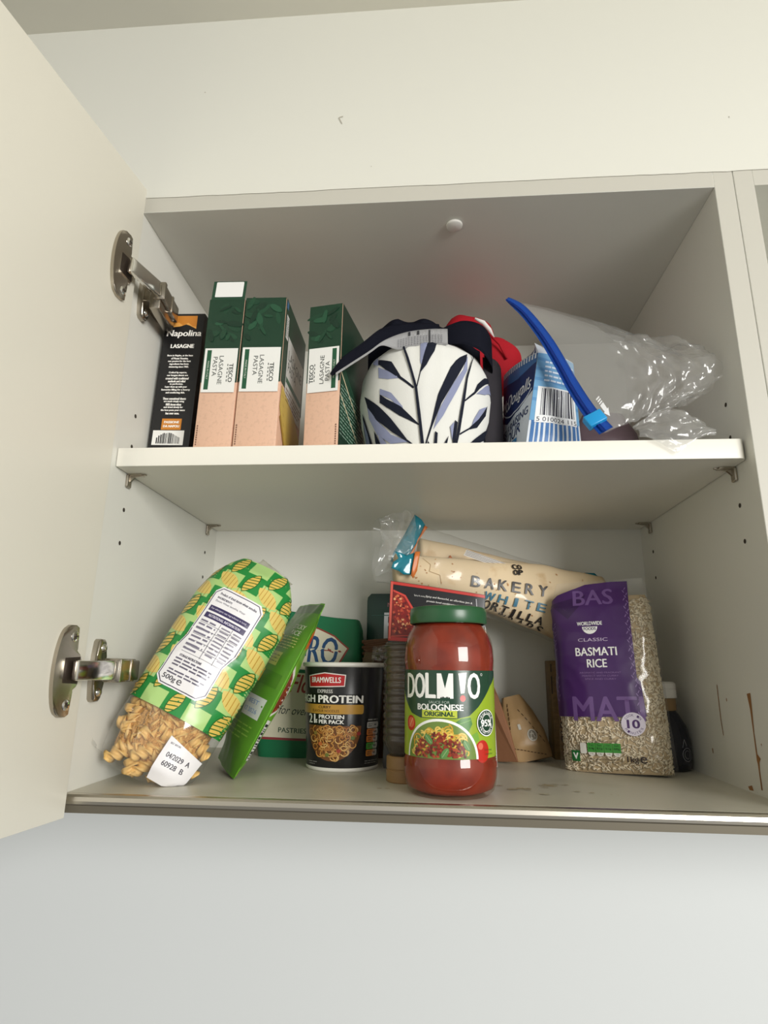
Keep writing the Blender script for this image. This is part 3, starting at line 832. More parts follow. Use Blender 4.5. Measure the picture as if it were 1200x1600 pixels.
zb = tag(empty('zip_bag', (0.2, 0.04, ZS)), 'large crumpled clear plastic bag with a blue zip strip', 'plastic bag')
zo = Vector((0.2, 0.04, ZS))
ZC = [(.0886, .049, .4640), (.1040, .047, .4480), (.1215, .044, .4180), (.1345, .040, .3870), (.1450, .034, .3560), (.1560, .027, .3280), (.1670, .021, .3075)]
EC = [(.2550, .070, .4180), (.2700, .034, .3990), (.2770, .022, .3820), (.2760, .020, .3600), (.2560, .020, .3440), (.2420, .022, .3380)]
TE = [(.0886, .049, .4640), (.1350, .060, .4590), (.1830, .074, .4500), (.2200, .080, .4330), (.2550, .070, .4180)]
BE = [(.1670, .021, .3075), (.1830, .024, .3150), (.2050, .022, .3240), (.2420, .022, .3380)]
def sheet(sgn, seed):
    def f(a, b):
        t, e = spl(TE, a), spl(BE, a); l, r = spl(ZC, b), spl(EC, b)
        c = Vector(ZC[0]) * (1 - a) * (1 - b) + Vector(EC[0]) * a * (1 - b) + Vector(ZC[-1]) * (1 - a) * b + Vector(EC[-1]) * a * b
        q = t.lerp(e, b) + l.lerp(r, a) - c
        k = math.sin(math.pi * min(1, a * .9)) * math.sin(math.pi * b)
        cr = sstep((a - .25) / .6)
        q.y += sgn * (0.010 * k + 0.002) + (0.0022 + .010 * cr) * (ridge(a * 3.2, b * 3.0, seed, 2) - .4) * min(1, 6 * a) * .5
        q.y += .009 * cr * (ridge(a * 8, b * 7, seed, 7) - .3) + .004 * cr * ridge(a * 19, b * 15, seed, 4)
        q.z += .006 * cr * nz(a * 7, b * 6, seed, 3) * (1 if a > .1 else 0)
        q.x += .006 * cr * nz(a * 6, b * 7, seed, 9)
        q.x = min(q.x, 0.2795); q.y = max(q.y, .012)
        return q - zo
    return f
bm = grid(sheet(-1, 1.3), 64, 44); grid(sheet(1, 8.1), 64, 44, bm)
build('bag_film', bm, film('zip_bag_film', milk=0.10, gloss=0.07, edge=0.6, rough=0.12, bump=(70, 0.7)), zb)
bm = bmesh.new()
def corner(sg):
    def f(a, b):
        x = lerp(.192, .256, a); zt = .3130 + .016 * math.sin(a * 3.1); tip = .2975 - .0165 * max(0, 1 - abs(a - .46) / .42) ** 1.3
        z = lerp(zt, tip, b); y = lerp(.020, .0045, sstep(b * 1.3)) + sg * .007 * math.sin(math.pi * a) * math.sin(math.pi * b)
        y += .0035 * ridge(a * 5, b * 4, 3 + sg, 2); z += .002 * nz(a * 8, b * 5, sg) * (1 - b)
        return Vector((x, min(y, .04) if z > ZS + .001 else min(y, .0055), z)) - zo
    return f
grid(corner(-1), 30, 24, bm); grid(corner(1), 30, 24, bm)
build('bag_corner', bm, film('zip_bag_film'), zb)
bm = bmesh.new()
def zst(o, wd, th):
    def f(a, b):
        c = spl(ZC, a); d = (spl(ZC, min(1, a + .02)) - spl(ZC, max(0, a - .02))).normalized()
        s = Vector((-d.z, 0, d.x)).normalized()
        w = wd * interp([(0, .35), (.12, .8), (.4, 1.0), (1, 1.15)], a)
        return c + s * (o + (b - .5) * w) + Vector((0, -th, 0)) - zo
    return f
grid(zst(0.0, .0125, .004), 50, 4, bm); bmesh.ops.solidify(bm, geom=bm.faces[:], thickness=.0018)
st_ = build('zip_strip', bm, mat('zip_blue', (40, 96, 196), rough=0.3), zb)
bm = grid(zst(-.0020, .0028, .0055), 50, 2); bmesh.ops.solidify(bm, geom=bm.faces[:], thickness=.002)
build('zip_rail', bm, mat('zip_dark_blue', (22, 60, 156), rough=0.3), st_)
c = spl(ZC, .885); d = (spl(ZC, .92) - spl(ZC, .85)).normalized(); s = Vector((-d.z, 0, d.x)).normalized()
bm = bmesh.new(); obox(bm, c - zo + Vector((0, -.004, 0)) - s * .001, d, s, d.cross(s), .0062, .0088, .0042, bev=.001)
build('zip_slider', bm, mat('slider_cyan', (28, 150, 214), rough=0.3), st_)
p = Print(); s0 = sheet(-1, 1.3)
for k in range(3): p.rect(118 + k * 14, 802, 126 + k * 14, 870, (228, 228, 228))
p.poly([(160, 800), (205, 800), (205, 770), (250, 838), (205, 905), (205, 876), (160, 876)], (228, 228, 228))
def arrow(u, v):
    q = Vector((u - .185, v - .838)); ca, sa = math.cos(R_(62)), math.sin(R_(62))
    return s0(min(1, max(0, .185 + q.x * ca * .75 - q.y * sa * .55)), min(1, max(0, .815 + q.x * sa * 1.25 + q.y * ca * .6)))
p.build('arrow_print', arrow, zb, L=15, rough=0.4, base=-0.0008)
# ------------------------------------------------------------------ pasta bag
pb = tag(empty('pasta_bag', mx=frame((-0.2445, 0.043, 0.0035), (-0.1630, 0.104, 0.1880), (0.16, -1.0, 0.10))), 'leaning green and yellow chequered bag of pasta twists with a clear bottom', 'pasta bag')
PB = Bag(0.222, [(0, .0355), (.010, .042), (.03, .0455), (.064, .0460), (.12, .0485), (.165, .0485), (.190, .044), (.208, .035), (.218, .027), (.222, .023)],
         [(0, .012), (.015, .026), (.06, .031), (.13, .032), (.18, .028), (.205, .020), (.222, .008)], wr=(0.0026, 26), seed=2.0, round_=.5)
build('bag_film', PB.mesh(44, 64), film('pasta_film', milk=0.035, gloss=0.085, edge=0.5, bump=(45, 0.35)), pb)
PASTA = mat('fusilli_yellow', (230, 190, 116), rough=0.55, spec=0.35)
PI = Bag(0.20, [(a, w - .005) for a, w in PB.w], [(0, .004), (.02, .018), (.06, .026), (.13, .026), (.20, .008)], wr=(0.002, 60), seed=3)
tag(build('pasta_fill', PI.mesh(30, 40, shrink=0.006, z0=0.006), mat('fusilli_deep', (200, 148, 74), rough=0.7, bump=(160, 1.0, 0.01)), pb), kind='stuff')
def fusillo():
    bm = bmesh.new(); L, n = 0.030, 26; rings = []
    for i in range(n + 1):
        t = i / n; a0 = t * 2 * math.pi * 1.35; x = (t - .5) * L; e = 1 - .35 * abs(2 * t - 1) ** 4
        ring = []
        for k in range(12):
            a = a0 + 2 * math.pi * k / 12; r = (0.0070 if k % 4 == 0 else 0.0034 if k % 2 else 0.0016) * e
            ring.append(bm.verts.new((x, r * math.cos(a), r * math.sin(a))))
        rings.append(ring)
    for a, b in zip(rings, rings[1:]):
        for k in range(12): bm.faces.new((a[k], a[(k + 1) % 12], b[(k + 1) % 12], b[k]))
    bm.faces.new(rings[0]); bm.faces.new(rings[-1])
    return bm
rd = random.Random(11); proto = build('fusilli', fusillo(), PASTA, pb); first = True
spots = []
for row in range(8):
    for c in range(6):
        spots.append((lerp(-.040, .040, (c + (row % 2) * .5) / 5.5) + rd.uniform(-.003, .003), 0.010 + row * .0086 + rd.uniform(-.002, .002)))
for x, z in spots:
    if abs(x) > interp(PB.w, z) - .009: continue
    o = proto if first else proto.copy()
    if not first: COL.objects.link(o)
    o.parent = pb; first = False
    q = PB.front(x, z); dpt = 0.0100 + rd.uniform(0, .005)
    o.location = (x * .95, min(q.y + dpt, -.002), z + .004)
    o.rotation_euler = (rd.uniform(0, 6), rd.uniform(-1.5, 1.5), rd.uniform(-.35, .35))
p = Print()
LG, DG2, YW, YD, OUT = (176, 212, 132), (36, 138, 62), (222, 190, 92), (190, 146, 56), (40, 104, 40)
top_ = 218; low = 56
def lowz(x): return low + 0.6 * math.sin(x * .16)
p.poly([(-57, low), (57, low), (57, top_), (-57, top_)], LG).up()
CS = 20.5
rd = random.Random(6)
for i in range(-3, 4):
    for j in range(0, 9):
        x0, z0 = -9.5 + i * CS, low + j * CS * 1.02 - (6 if i % 2 else 0)
        x1, z1 = x0 + CS, min(top_, z0 + CS); z0 = max(low, z0)
        if z1 - z0 < 3: continue
        x0, x1 = max(-57, x0), min(57, x1)
        if x1 - x0 < 3: continue
        dk = (i + j) % 2 == 0
        if dk: p.rect(x0, z0, x1, z1, DG2)
p.up()
for i in range(-3, 4):
    for j in range(0, 9):
        cx, cz = i * CS, low + j * CS * 1.02 - (6 if i % 2 else 0) + CS / 2
        if cz > top_ - 7 or cz < low + 7 or abs(cx) > 50: continue
        dk = (i + j) % 2 == 0
        a = R_(18 if dk else -62)
        def T(q, w): return (max(-57, min(57, cx + q * math.cos(a) * 0 + q * math.sin(a) + w * math.cos(a))), max(low, min(top_, cz + q * math.cos(a) - w * math.sin(a))))
        Lh = 12.5 if dk else 13; W = 5.2 if dk else 7.0
        lens = [T(lerp(-Lh, Lh, k / 12), W * math.sin(math.pi * k / 12) ** .7) for k in range(13)] + [T(lerp(Lh, -Lh, k / 12), -W * math.sin(math.pi * k / 12) ** .7) for k in range(1, 12)]
        p.lay = 2; p.poly(lens, YW if dk else (224, 200, 112))
        p.lay = 3
        for k in range(-2, 3):
            p.line([T(k * 4.2 - 3, -W * .85), T(k * 4.2 + 3, W * .85)], .9 if dk else .6, OUT if dk else YD)
        if dk:
            p.line(lens[:13], .8, OUT); p.line(lens[12:] + lens[:1], .8, OUT)
p.lay = 5
lo = [(-23, 74), (14, 74), (20, 80), (20, 108), (25, 122), (25, 170), (20, 176), (-20, 176), (-25, 170), (-25, 122), (-29, 108), (-29, 80)]
p.poly(lo, (240, 238, 240)).up()
p.line([(x * .95 - .2, 124 + (z - 124) * .965) for x, z in lo] + [(lo[0][0] * .95 - .2, 124 + (lo[0][1] - 124) * .965)], .8, (66, 56, 84)).up()
TD = (60, 54, 76)
p.text('500g', -17, 81, 13, 5.5, (40, 36, 48), bold=.015)
p.text('e', -6.5, 81.3, 4.8, 4.6, (40, 36, 48))
p.text('Product of dried durum wheat semolina', 0, 169, 38, 2.6, TD, bold=.02)
p.text('INGREDIENTS', -12, 164.5, 15, 2.0, TD, bold=.03).text('Durum Wheat Semolina, Water', -4, 161, 31, 2.2, TD)
p.rect(-21, 150, 20, 155.5, (58, 50, 92)).rect(-21, 142.5, 20, 148, (58, 50, 92)).up()
p.text('For allergens see ingredients in bold', -1, 152.7, 36, 2.4, (220, 216, 232)).text('NUTRITIONAL INFORMATION', -1, 145.3, 32, 2.6, (226, 222, 236), bold=.02)
p.words(-21, 108, -4, 141, 8, (120, 116, 134), 4, fill=.4).words(0, 110, 9, 141, 9, (140, 136, 150), 5, fill=.4).words(12, 110, 20, 141, 9, (140, 136, 150), 6, fill=.4)
p.line([(-2, 106), (-2, 142)], .4, TD).line([(10, 106), (10, 142)], .4, TD)
for k in range(6): p.line([(-21, 107 + k * 6), (20, 107 + k * 6)], .3, TD)
p.text('STORAGE INSTRUCTIONS', -9, 103, 22, 2.1, TD, bold=.03)
p.words(-22, 92, 14, 101, 3, (100, 96, 114), 9, fill=.45).words(-22, 84.5, 14, 90, 2, (100, 96, 114), 8, fill=.45)
p.build('printed_label', PB.front, pb, L=3.0, rough=0.3, base=0.0007, spec=.6, eps=.00009)
p = Print(); p.poly([(10, 6), (38, 5), (43, 34), (12, 42)], (238, 236, 238)).up()
p.text('04/2029  A', 26, 28, 20, 4.2, (70, 66, 76), bold=.02).text('60928  B', 25, 21, 18, 4.2, (70, 66, 76), bold=.02).text('BEST BEFORE', 19, 37, 9, 1.5, (90, 86, 96), bold=.02)
p.build('date_sticker', PB.front, pb, L=4, rough=0.4, base=0.0009)
bm = bmesh.new()                                          # folded clear seal at the top
def tail(a, b):
    x = lerp(-.014, .026, a); return Vector((x + .004 * b, -.004 + .010 * b + .003 * ridge(a * 3, b * 3, 1), .217 + b * .014 - .010 * a + .002 * nz(a * 6, b * 4, 2)))
grid(tail, 14, 8, bm); bmesh.ops.solidify(bm, geom=bm.faces[:], thickness=.0012)
build('crimped_seal', bm, film('seal_film', (222, 220, 196), milk=0.4, gloss=.12, edge=.4, bump=(120, .8)), pb)
bm = bmesh.new()
def skirt(a, b):
    x = lerp(-.052, .050, a); return Vector((x - .006 * b, -.006 - .010 * b + .004 * ridge(a * 6, b * 2, 5), .006 - .003 * b + (.014 * max(0, .4 - a) * b)))
grid(skirt, 30, 8, bm)
build('bottom_seal', bm, film('pasta_film'), pb)
settle(pb, 0.0003, -0.2812)

# ------------------------------------------------------------------ green rice pouch seen on its edge
gp = tag(empty('rice_pouch', mx=frame((-0.1915, 0.1170, 0.0035), (-0.1170, 0.1450, 0.1668), (-0.885, -0.46, 0.05))), 'slim bright green pouch leaning on its edge beside the pasta bag', 'pouch')
GPW = [(0, .050), (.02, .053), (.15, .053), (.178, .049)]
GPb = Bag(0.178, GPW, [(0, .002), (.03, .013), (.09, .018), (.14, .012), (.165, .003), (.178, .0008)], wr=(0.0022, 22), seed=6, round_=.9)
build('pouch_body', GPb.mesh(36, 48), mat('pouch_green', (96, 162, 40), rough=0.34), gp)
p = Print()
p.rect(-52, 2, 52, 176, (84, 140, 42)).up()
p.rect(-50, 166, 50, 176, (70, 110, 60)).up()
p.rect(14, 52, 46, 72, (206, 214, 206)).up().text('BEST', 30, 66, 18, 4, (110, 150, 196)).text('12 2026', 30, 58, 22, 4, (110, 150, 196)).up()
p.rect(8, 104, 34, 118, (176, 190, 84)).up().words(10, 106, 32, 116, 3, (100, 130, 50), 3, fill=.3)
p.text('STICKY', 30, 148, 26, 5, (220, 228, 206), bold=.02).text('RICE', 32, 141, 18, 5, (220, 228, 206), bold=.02)
p.words(12, 122, 44, 137, 5, (196, 206, 120), 4, fill=.3)
p.words(0, 30, 44, 46, 4, (130, 176, 70), 6, fill=.3)
p.rect(-40, 84, 48, 98, (72, 124, 38))
p.build('printed_face', GPb.front, gp, L=5, rough=.34, base=.0004)
p = Print()
def gpr(u, v): q = GPb.rear(-u, v); return q
p.rect(-52, 2, 52, 176, (112, 176, 48)).up()
p.poly([(-51, 60), (-40, 68), (-36, 84), (-44, 104), (-51, 112)], (232, 230, 222)).up().poly([(-51, 63), (-42, 70), (-39, 83), (-46, 100), (-51, 106)], (126, 52, 34)).up()
for k in range(10): p.disc(-47 + (k % 3) * 2.6, 68 + k * 3.2, 1.3, ((180, 84, 44), (90, 34, 24), (160, 60, 40))[k % 3], n=10)
p.rect(-51, 18, -43, 57, (236, 236, 232)).up().bars(-50.5, 20, -44, 55, (50, 50, 50), n=20, rot=True)
p.poly([(-51, 2), (-40, 10), (-34, 24), (-30, 26), (-38, 4)], (196, 210, 76)).up()
p.poly([(-50, 128), (-42, 134), (-38, 150), (-46, 152), (-51, 146)], (226, 110, 40)).up().disc(-46, 140, 3, (196, 66, 30)).disc(-44, 147, 2, (240, 150, 60))
p.build('printed_back', gpr, gp, L=5, rough=.34, base=.0004)

# ------------------------------------------------------------------ green flour bag at the back
bf = tag(empty('flour_bag', (-0.1335, 0.2475, 0)), 'green paper flour bag with cream panels standing against the back behind the noodle pot', 'flour bag')
def bfp(a, b, side):
    u = 2 * a - 1; z = b * .160
    hw = interp([(0, .056), (.02, .059), (.12, .060), (.150, .058), (.160, .054)], z); hd = interp([(0, .034), (.03, .0365), (.12, .035), (.16, .020)], z)
    sg = lambda t, e: math.copysign(abs(t) ** e, t)
    th = a * 2 * math.pi; x = hw * sg(math.cos(th), .32); y = hd * sg(math.sin(th), .32)
    k = .0016 * ridge(x * 22, z * 20, y * 15, 4)
    return Vector((x * (1 + k * 6), y * (1 + k * 10), z + (.006 * (x / .06) * -1 * b) + .003 * nz(x * 30, 0, 0, 2) * b))
bm = grid(lambda a, b: bfp(a, b, 0), 64, 26)
bm.verts.ensure_lookup_table()
bmesh.ops.remove_doubles(bm, verts=bm.verts[:], dist=.0003)
es = [e for e in bm.edges if e.is_boundary]; bmesh.ops.contextual_create(bm, geom=es)
build('paper_bag', bm, mat('flour_green', (24, 112, 72), rough=0.5, bump=(30, .2)), bf, angle=60)
def bff(u, v):
    z = max(.001, min(.16, v)); hw = interp([(0, .056), (.02, .059), (.12, .060), (.150, .058), (.160, .054)], z)
    c = max(-.98, min(.98, u / hw)); c = math.copysign(abs(c) ** (1 / .32), c)
    return bfp((2 * math.pi - math.acos(c)) / (2 * math.pi), z / .160, 0)
CRM = (222, 216, 192)
p = Print()
p.rect(-50, 21, 50, 92, CRM).up().rect(-50, 18.5, 50, 21, (150, 60, 66)).up()
p.text('PASTRIES AND TARTS', 9, 29, 78, 5.2, (44, 74, 58), bold=.015)
p.text('Flour', 2, 80, 44, 20, (170, 62, 60), bold=.01, shear=.4)
p.text('for over 100 years', 7, 49, 76, 12, (60, 66, 62), shear=.5)
p.poly([(-46, 96), (-40, 136), (6, 146), (30, 138), (47, 124), (44, 118), (36, 104), (40, 96)], (150, 60, 50)).up()
p.poly([(-44, 96), (-38, 134), (6, 144), (29, 136.5), (45, 123.5), (41, 117), (34, 104), (37, 96)], CRM).up()
p.text('BE-RO', -1, 119, 70, 32, (34, 76, 122), bold=.07, shear=.15)
p.build('printed_front', bff, bf, L=5, rough=.5, base=.0005)

# ------------------------------------------------------------------ noodle pot
np_ = tag(empty('noodle_pot', (-0.0832, 0.163, 0)), 'black noodle pot with white rim and a red badge', 'noodle pot')
def potr(z): return interp([(0, .0368), (.100, .0425)], z)
build('cup', lathe([(0, .004), (.034, .004), (.0352, .0012), (.0362, .0015), (potr(.004), .004), (potr(.1), .100), (.0415, .1015)], 96), mat('pot_black', (34, 33, 35), rough=.3), np_, angle=40)
build('rim', lathe([(.0422, .0995), (.0442, .1000), (.0450, .1015), (.0448, .1032), (.0436, .1042), (.0420, .1040)], 96), PLASTIC_WHITE, np_)
build('base_ring', lathe([(.0352, .0000), (.0366, .0003), (.0373, .0016), (.0371, .0036), (.0358, .0040)], 96), PLASTIC_WHITE, np_)
build('lid', lathe([(0, .1030), (.0425, .1032)], 64), mat('foil_lid', (212, 210, 204), rough=.3, metal=.3), np_)
def pots(u, v):
    a = u / .0405 + .138; z = v; r = potr(z)
    return Vector((r * math.sin(a), -r * math.cos(a), z))
p = Print(); W_ = (250, 248, 244)
q = [(-41, 79), (.5, 80.5), (1.5, 92), (-20, 94.2), (-42, 91)]
p.poly(q, (236, 230, 226)).up().poly([(-40, 80), (-.3, 81.4), (.4, 91.2), (-20, 93.2), (-40.8, 90.2)], (190, 34, 40)).up()
p.text('BRAMWELLS', -20, 86.8, 33, 5.4, W_, bold=.02)
p.text('EXPRESS', -20, 75.8, 17, 3.4, (206, 204, 200), bold=.03)
p.rect(-63, 63.6, 22, 73.4, (16, 15, 17)).up()
p.text('HIGH PROTEIN', -20, 68.3, 79, 7.2, W_, bold=.045)
p.rrect(-62, 54.2, 21, 63.2, 2, (196, 148, 62)).up()
p.text('CURRY', -20, 60.6, 14, 2.6, (70, 44, 24), bold=.03).text('FLAVOUR NOODLES', -20, 57.0, 31, 2.6, (112, 74, 34), bold=.02)
p.rect(-44, 43, 4, 54, (16, 15, 17)).up()
p.text('21', -37, 49.3, 10, 8.6, W_, bold=.035).text('g', -30, 47, 2.2, 3.4, W_, bold=.03)
p.text('PROTEIN', -13, 51.4, 27, 3.7, W_, bold=.045).text('PER PACK', -13, 46.7, 27, 3.6, W_, bold=.045)
p.disc(-12, 43, 31, (120, 76, 42), ry=33, a0=180, a1=360, n=40).up(2)
rd = random.Random(8)
for k in range(110):
    a = rd.uniform(math.pi, 2 * math.pi); r = math.sqrt(rd.random()); cx, cy = -12 + 27 * r * math.cos(a), 42 + 29 * r * math.sin(a)
    col = rd.choice(((222, 168, 92), (206, 148, 74), (234, 190, 118), (190, 124, 60)))
    rr = rd.uniform(2.2, 4.6); a0 = rd.uniform(0, 360)
    p.ringline(cx, min(cy, 40.5), rr, 1.3, (128, 78, 40), a0=a0 - 6, a1=a0 + 206, n=12, ry=rr * .8); p.up(.15)
    p.ringline(cx, min(cy, 40.5), rr, .95, col, a0=a0, a1=a0 + 200, n=12, ry=rr * .8); p.up(.05)
for cx, cy, c in ((10, 32, (106, 122, 62)), (-16, 16, (110, 118, 56)), (16, 36, (158, 58, 54)), (-30, 36, (140, 120, 60)), (-4, 20, (168, 72, 56)), (-24, 26, (196, 110, 60))):
    p.disc(cx, cy, 2.3, c, ry=1.8, n=12)
p.up()
p.words(26, 47.5, 42, 50, 1, (180, 178, 176), 3)
for k, c in enumerate(((206, 204, 200), (222, 128, 52), (222, 128, 52), (82, 170, 62), (222, 140, 60))):
    y = 41 - k * 6.6
    p.rrect(25, y - .3, 38, y + 5.7, 1.2, c); p.rrect(33.5, y - .3, 42, y + 5.7, 2, (214, 212, 208)); p.up().words(26.5, y + .8, 32, y + 4.6, 2, (90, 60, 40) if k else (90, 90, 90), k + 3, fill=.4); p.words(35, y + 1.5, 40, y + 4, 1, (120, 120, 120), k)
p.words(24, 7, 44, 11, 2, (160, 158, 156), 7, fill=.35).words(-40, 6, -28, 10, 2, (150, 148, 146), 5, fill=.3)
p.build('printed_wrap', pots, np_, L=3, rough=.3, base=.00025)

# ------------------------------------------------------------------ brown packet squeezed behind the pot
bp = tag(empty('snack_packet', mx=frame((-0.0395, 0.226, 0.0), (-0.042, 0.230, 0.16), (-.1, -1, .1))), 'opened brown packet with crumpled clear wrapping poking up behind the noodle pot', 'packet')
bm = bmesh.new()
for k in range(12):
    tube(bm, [(-.030 + .002 * (k % 3), -.006 + .004 * (k // 6), .126 - k * .0022 + .003), (.005, -.007 + .004 * (k // 6), .131 - k * .0022 + .002 * math.sin(k)), (.030, -.006, .132 - k * .0022)], .0021, 8)
bx(bm, -.030, .028, -.003, .010, 0, .112, bev=.003)
build('brown_sleeve', bm, mat('brown_sticks', (104, 66, 42), rough=.6, bump=(300, .3)), bp, angle=50)
bm = grid(lambda a, b: Vector((lerp(-.016, .030, a), -.012 - .008 * math.sin(b * 3) + .004 * ridge(a * 5, b * 4, 2), lerp(.092 + .016 * abs(a - .4), .124, b) + .003 * nz(a * 6, b * 5, 1))), 20, 14)
build('clear_wrapping', bm, CRUMPLE, bp)
p = Print()
for k in range(9): p.line([(-30 + k * 1.5, 100), (-25 + k * 1.5, 120)], .7, (150, 128, 92))
p.build('striped_edge', lambda u, v: Vector((u, -.0075, v)), bp, L=20)

# ------------------------------------------------------------------ dark green pouch at the back
mp_ = tag(empty('food_pouch', (-0.0105, 0.262, 0)), 'dark green pouch with a white square outline, standing at the back', 'pouch')
MP = Bag(0.190, [(0, .060), (.184, .060), (.188, .058), (.190, .055)], [(0, .014), (.05, .016), (.15, .008), (.172, .001), (.19, .0008)], wr=(.0012, 25), seed=8)
build('pouch_body', MP.mesh(30, 40), mat('pouch_dark_green', (34, 62, 54), rough=.42), mp_)
p = Print(); p.text('MEAT FREE', -12, 176, 44, 5, (176, 120, 124), bold=.01)
for c, a in (((196, 198, 200), 0), ((24, 34, 32), 5)): p.rect(-38 + a, 60 + a, 38 - a, 166 - a, c); p.up()
p.rect(-54, 162, 54, 163, (50, 84, 74))
p.build('printed_front', MP.front, mp_, L=6, rough=.4, base=.0005)

# ------------------------------------------------------------------ red and black packet behind the jar
rp = tag(empty('meat_packet', mx=frame((0.0105, 0.128, 0.003), (0.0165, 0.132, .182), (0, -1, .05))), 'black packet with red edge and spiced meat picture behind the sauce jar', 'packet')
RP = Bag(0.184, [(0, .048), (.004, .0495), (.184, .0495)], [(0, .004), (.03, .008), (.12, .008), (.165, .003), (.184, .001)], wr=(.0007, 25), seed=4, round_=.8)
build('packet_body', RP.mesh(30, 40), mat('packet_black', (26, 26, 30), rough=.35), rp)
p = Print()
p.rect(-49, 180.5, 49, 183.5, (196, 58, 52)).rect(-49, 124, -46.5, 183.5, (214, 92, 80)).rect(-49, 122, -20, 126, (190, 40, 40)).up()
p.poly([(-46, 126), (-20, 128), (-18, 140), (-24, 158), (-33, 171), (-46, 175)], (206, 70, 60)).up()
p.poly([(-46, 127), (-22, 129), (-20, 140), (-26, 157), (-34, 169), (-46, 173)], (128, 30, 28)).up()
rd = random.Random(3)
for k in range(120):
    z = rd.uniform(130, 170); xm = interp([(128, -22), (140, -21), (157, -27), (169, -35), (173, -44)], z); x = rd.uniform(-45, xm - 1.5)
    p.disc(x, z, rd.uniform(.7, 1.9), rd.choice(((168, 48, 40), (96, 20, 24), (206, 110, 70), (226, 168, 120), (150, 36, 34), (186, 72, 50))), ry=rd.uniform(.6, 1.5), rot=rd.uniform(0, 180), n=9); p.up(.06)
p.text('Spicy & smoky,', -18, 172, 12, 2.2, (214, 212, 208))
p.text('Spicy and flavourful, an effortless jam &', 12, 172.5, 48, 2.6, (222, 220, 216), bold=.015, shear=.15)
p.text('protein bowl combination jewel', 8, 167.8, 38, 2.6, (222, 220, 216), bold=.015, shear=.15)
p.line([(40, 178), (41, 162)], 1, (170, 170, 174))
p.build('printed_front', RP.front, rp, L=6, rough=.35, base=.0005)
for o in rp.children:                                      # the top edge slopes down to the right
    for v in o.data.vertices: v.co.z -= .115 * (v.co.x + .0495) * sstep((v.co.z - .10) / .07)

# ------------------------------------------------------------------ ribbed bottle upside down
rb = tag(empty('sauce_bottle', (-0.0160, 0.0900, 0)), 'clear ribbed squeeze bottle standing on its tan cap left of the jar', 'bottle')
pr_ = [(0.0130, .022), (.0150, .026), (.0178, .031)]
z = .034
while z < .117:
    pr_ += [(.0196, z), (.0200, z + .002), (.0196, z + .0042), (.0182, z + .0056)]; z += .0068
pr_ += [(.0192, .1195), (.0180, .1228), (.0120, .1236), (0, .1234)]
build('bottle_wall', lathe(pr_, 48), film('bottle_plastic', (214, 204, 188), milk=.04, gloss=.06, edge=.35, rough=.15), rb)
build('brown_sauce', lathe([(0, .024), (.012, .024), (.0165, .032), (.0172, .076), (.0160, .080), (.006, .0805), (0, .080)], 32), mat('sauce_brown', (62, 40, 28), rough=.4), rb)
build('sauce_film', lathe([(.0165, .080), (.0172, .090), (.0170, .116), (.012, .121), (0, .1215)], 32), film('sauce_smear', (196, 178, 154), body=(150, 130, 106), milk=.34, gloss=.03, edge=.1), rb)
build('cap', lathe([(0, 0), (.0155, 0), (.0163, .0008), (.0164, .0100), (.0157, .0106), (.0157, .0112), (.0163, .0118), (.0162, .0210), (.0152, .0222), (0, .0222)], 48), mat('cap_tan', (150, 116, 76), rough=.4), rb, angle=35)

# ------------------------------------------------------------------ the jar
jr = tag(empty('sauce_jar', (0.0245, 0.0448, 0)), 'big glass jar of red pasta sauce with green lid at the front of the cupboard', 'jar')
JP = [(0, .0022), (.0260, .0020), (.0285, .0000), (.0320, .0003), (.0358, .0036), (.0376, .0090), (.0388, .0160), (.0390, .0230), (.0386, .0285), (.0381, .0305), (.0381, .0985), (.0386, .1005), (.0389, .1070), (.0386, .1150),
      (.0374, .1225), (.0350, .1290), (.0322, .1335), (.0306, .1360), (.0303, .1400), (.0303, .1480)]
build('sauce', lathe([(0, .0030), (.028, .0022), (.0352, .0056), (.0378, .0130), (.0383, .0230), (.0376, .0300), (.0376, .0990), (.0383, .1070), (.0376, .1180), (.0340, .1285), (.0299, .1350), (.0285, .1370), (0, .1375)], 96),
      mat('tomato_sauce', (138, 50, 30), rough=.35, spec=.3, vary=(55, (112, 38, 24), .42, .72)), jr)
gm = film('jar_glass', (255, 246, 238), milk=.0, gloss=.055, edge=.7, rough=.03, bump=(30, .06))
build('glass', lathe(JP, 128), gm, jr)
build('lid', lathe([(.0318, .1370), (.0334, .1374), (.0338, .1384), (.0338, .1470), (.0334, .1496), (.0320, .1512), (.0300, .1516), (.0290, .1508), (0, .1508)], 96), mat('lid_green', (40, 88, 54), rough=.3, bump=(40, .04)), jr, angle=35)
def jars(u, v):
    a = u / .0381; r = .0382
    return Vector((r * math.sin(a), -r * math.cos(a), v))
p = Print(); DGR, LIM, WHT = (32, 66, 48), (150, 176, 44), (248, 248, 244)
p.rect(-70, 30.6, 62, 98.2, LIM).up()
p.poly([(-70, 98.2), (62, 98.2), (50, 92), (40, 86), (24, 70), (15, 63), (4, 60.8), (-26, 60.8), (-37, 64), (-49, 75), (-62, 88), (-70, 92)], DGR).up()
for k, chh in enumerate('DOLM'): p.text(chh, (-38.5, -27, -16.6, -4.5)[k], 86 - (.5, .2, 0, 0)[k], (10.5, 10.2, 8.2, 12.5)[k], 19.5, WHT, bold=.025) if chh != 'M' else p.poly([(-11, 76.2), (-8.4, 76.2), (-8.4, 88.5), (-5.3, 77), (-3.5, 77), (-.4, 88.5), (-.4, 76.2), (2.2, 76.2), (2.2, 95.7), (-1.4, 95.7), (-4.4, 84), (-7.4, 95.7), (-11, 95.7)], WHT)
p.poly([(6.5, 95.8), (13.5, 96.6), (11.2, 80.5), (8.2, 80.2)], WHT).disc(9.8, 76.4, 2.3, (206, 60, 52), ry=2.5)
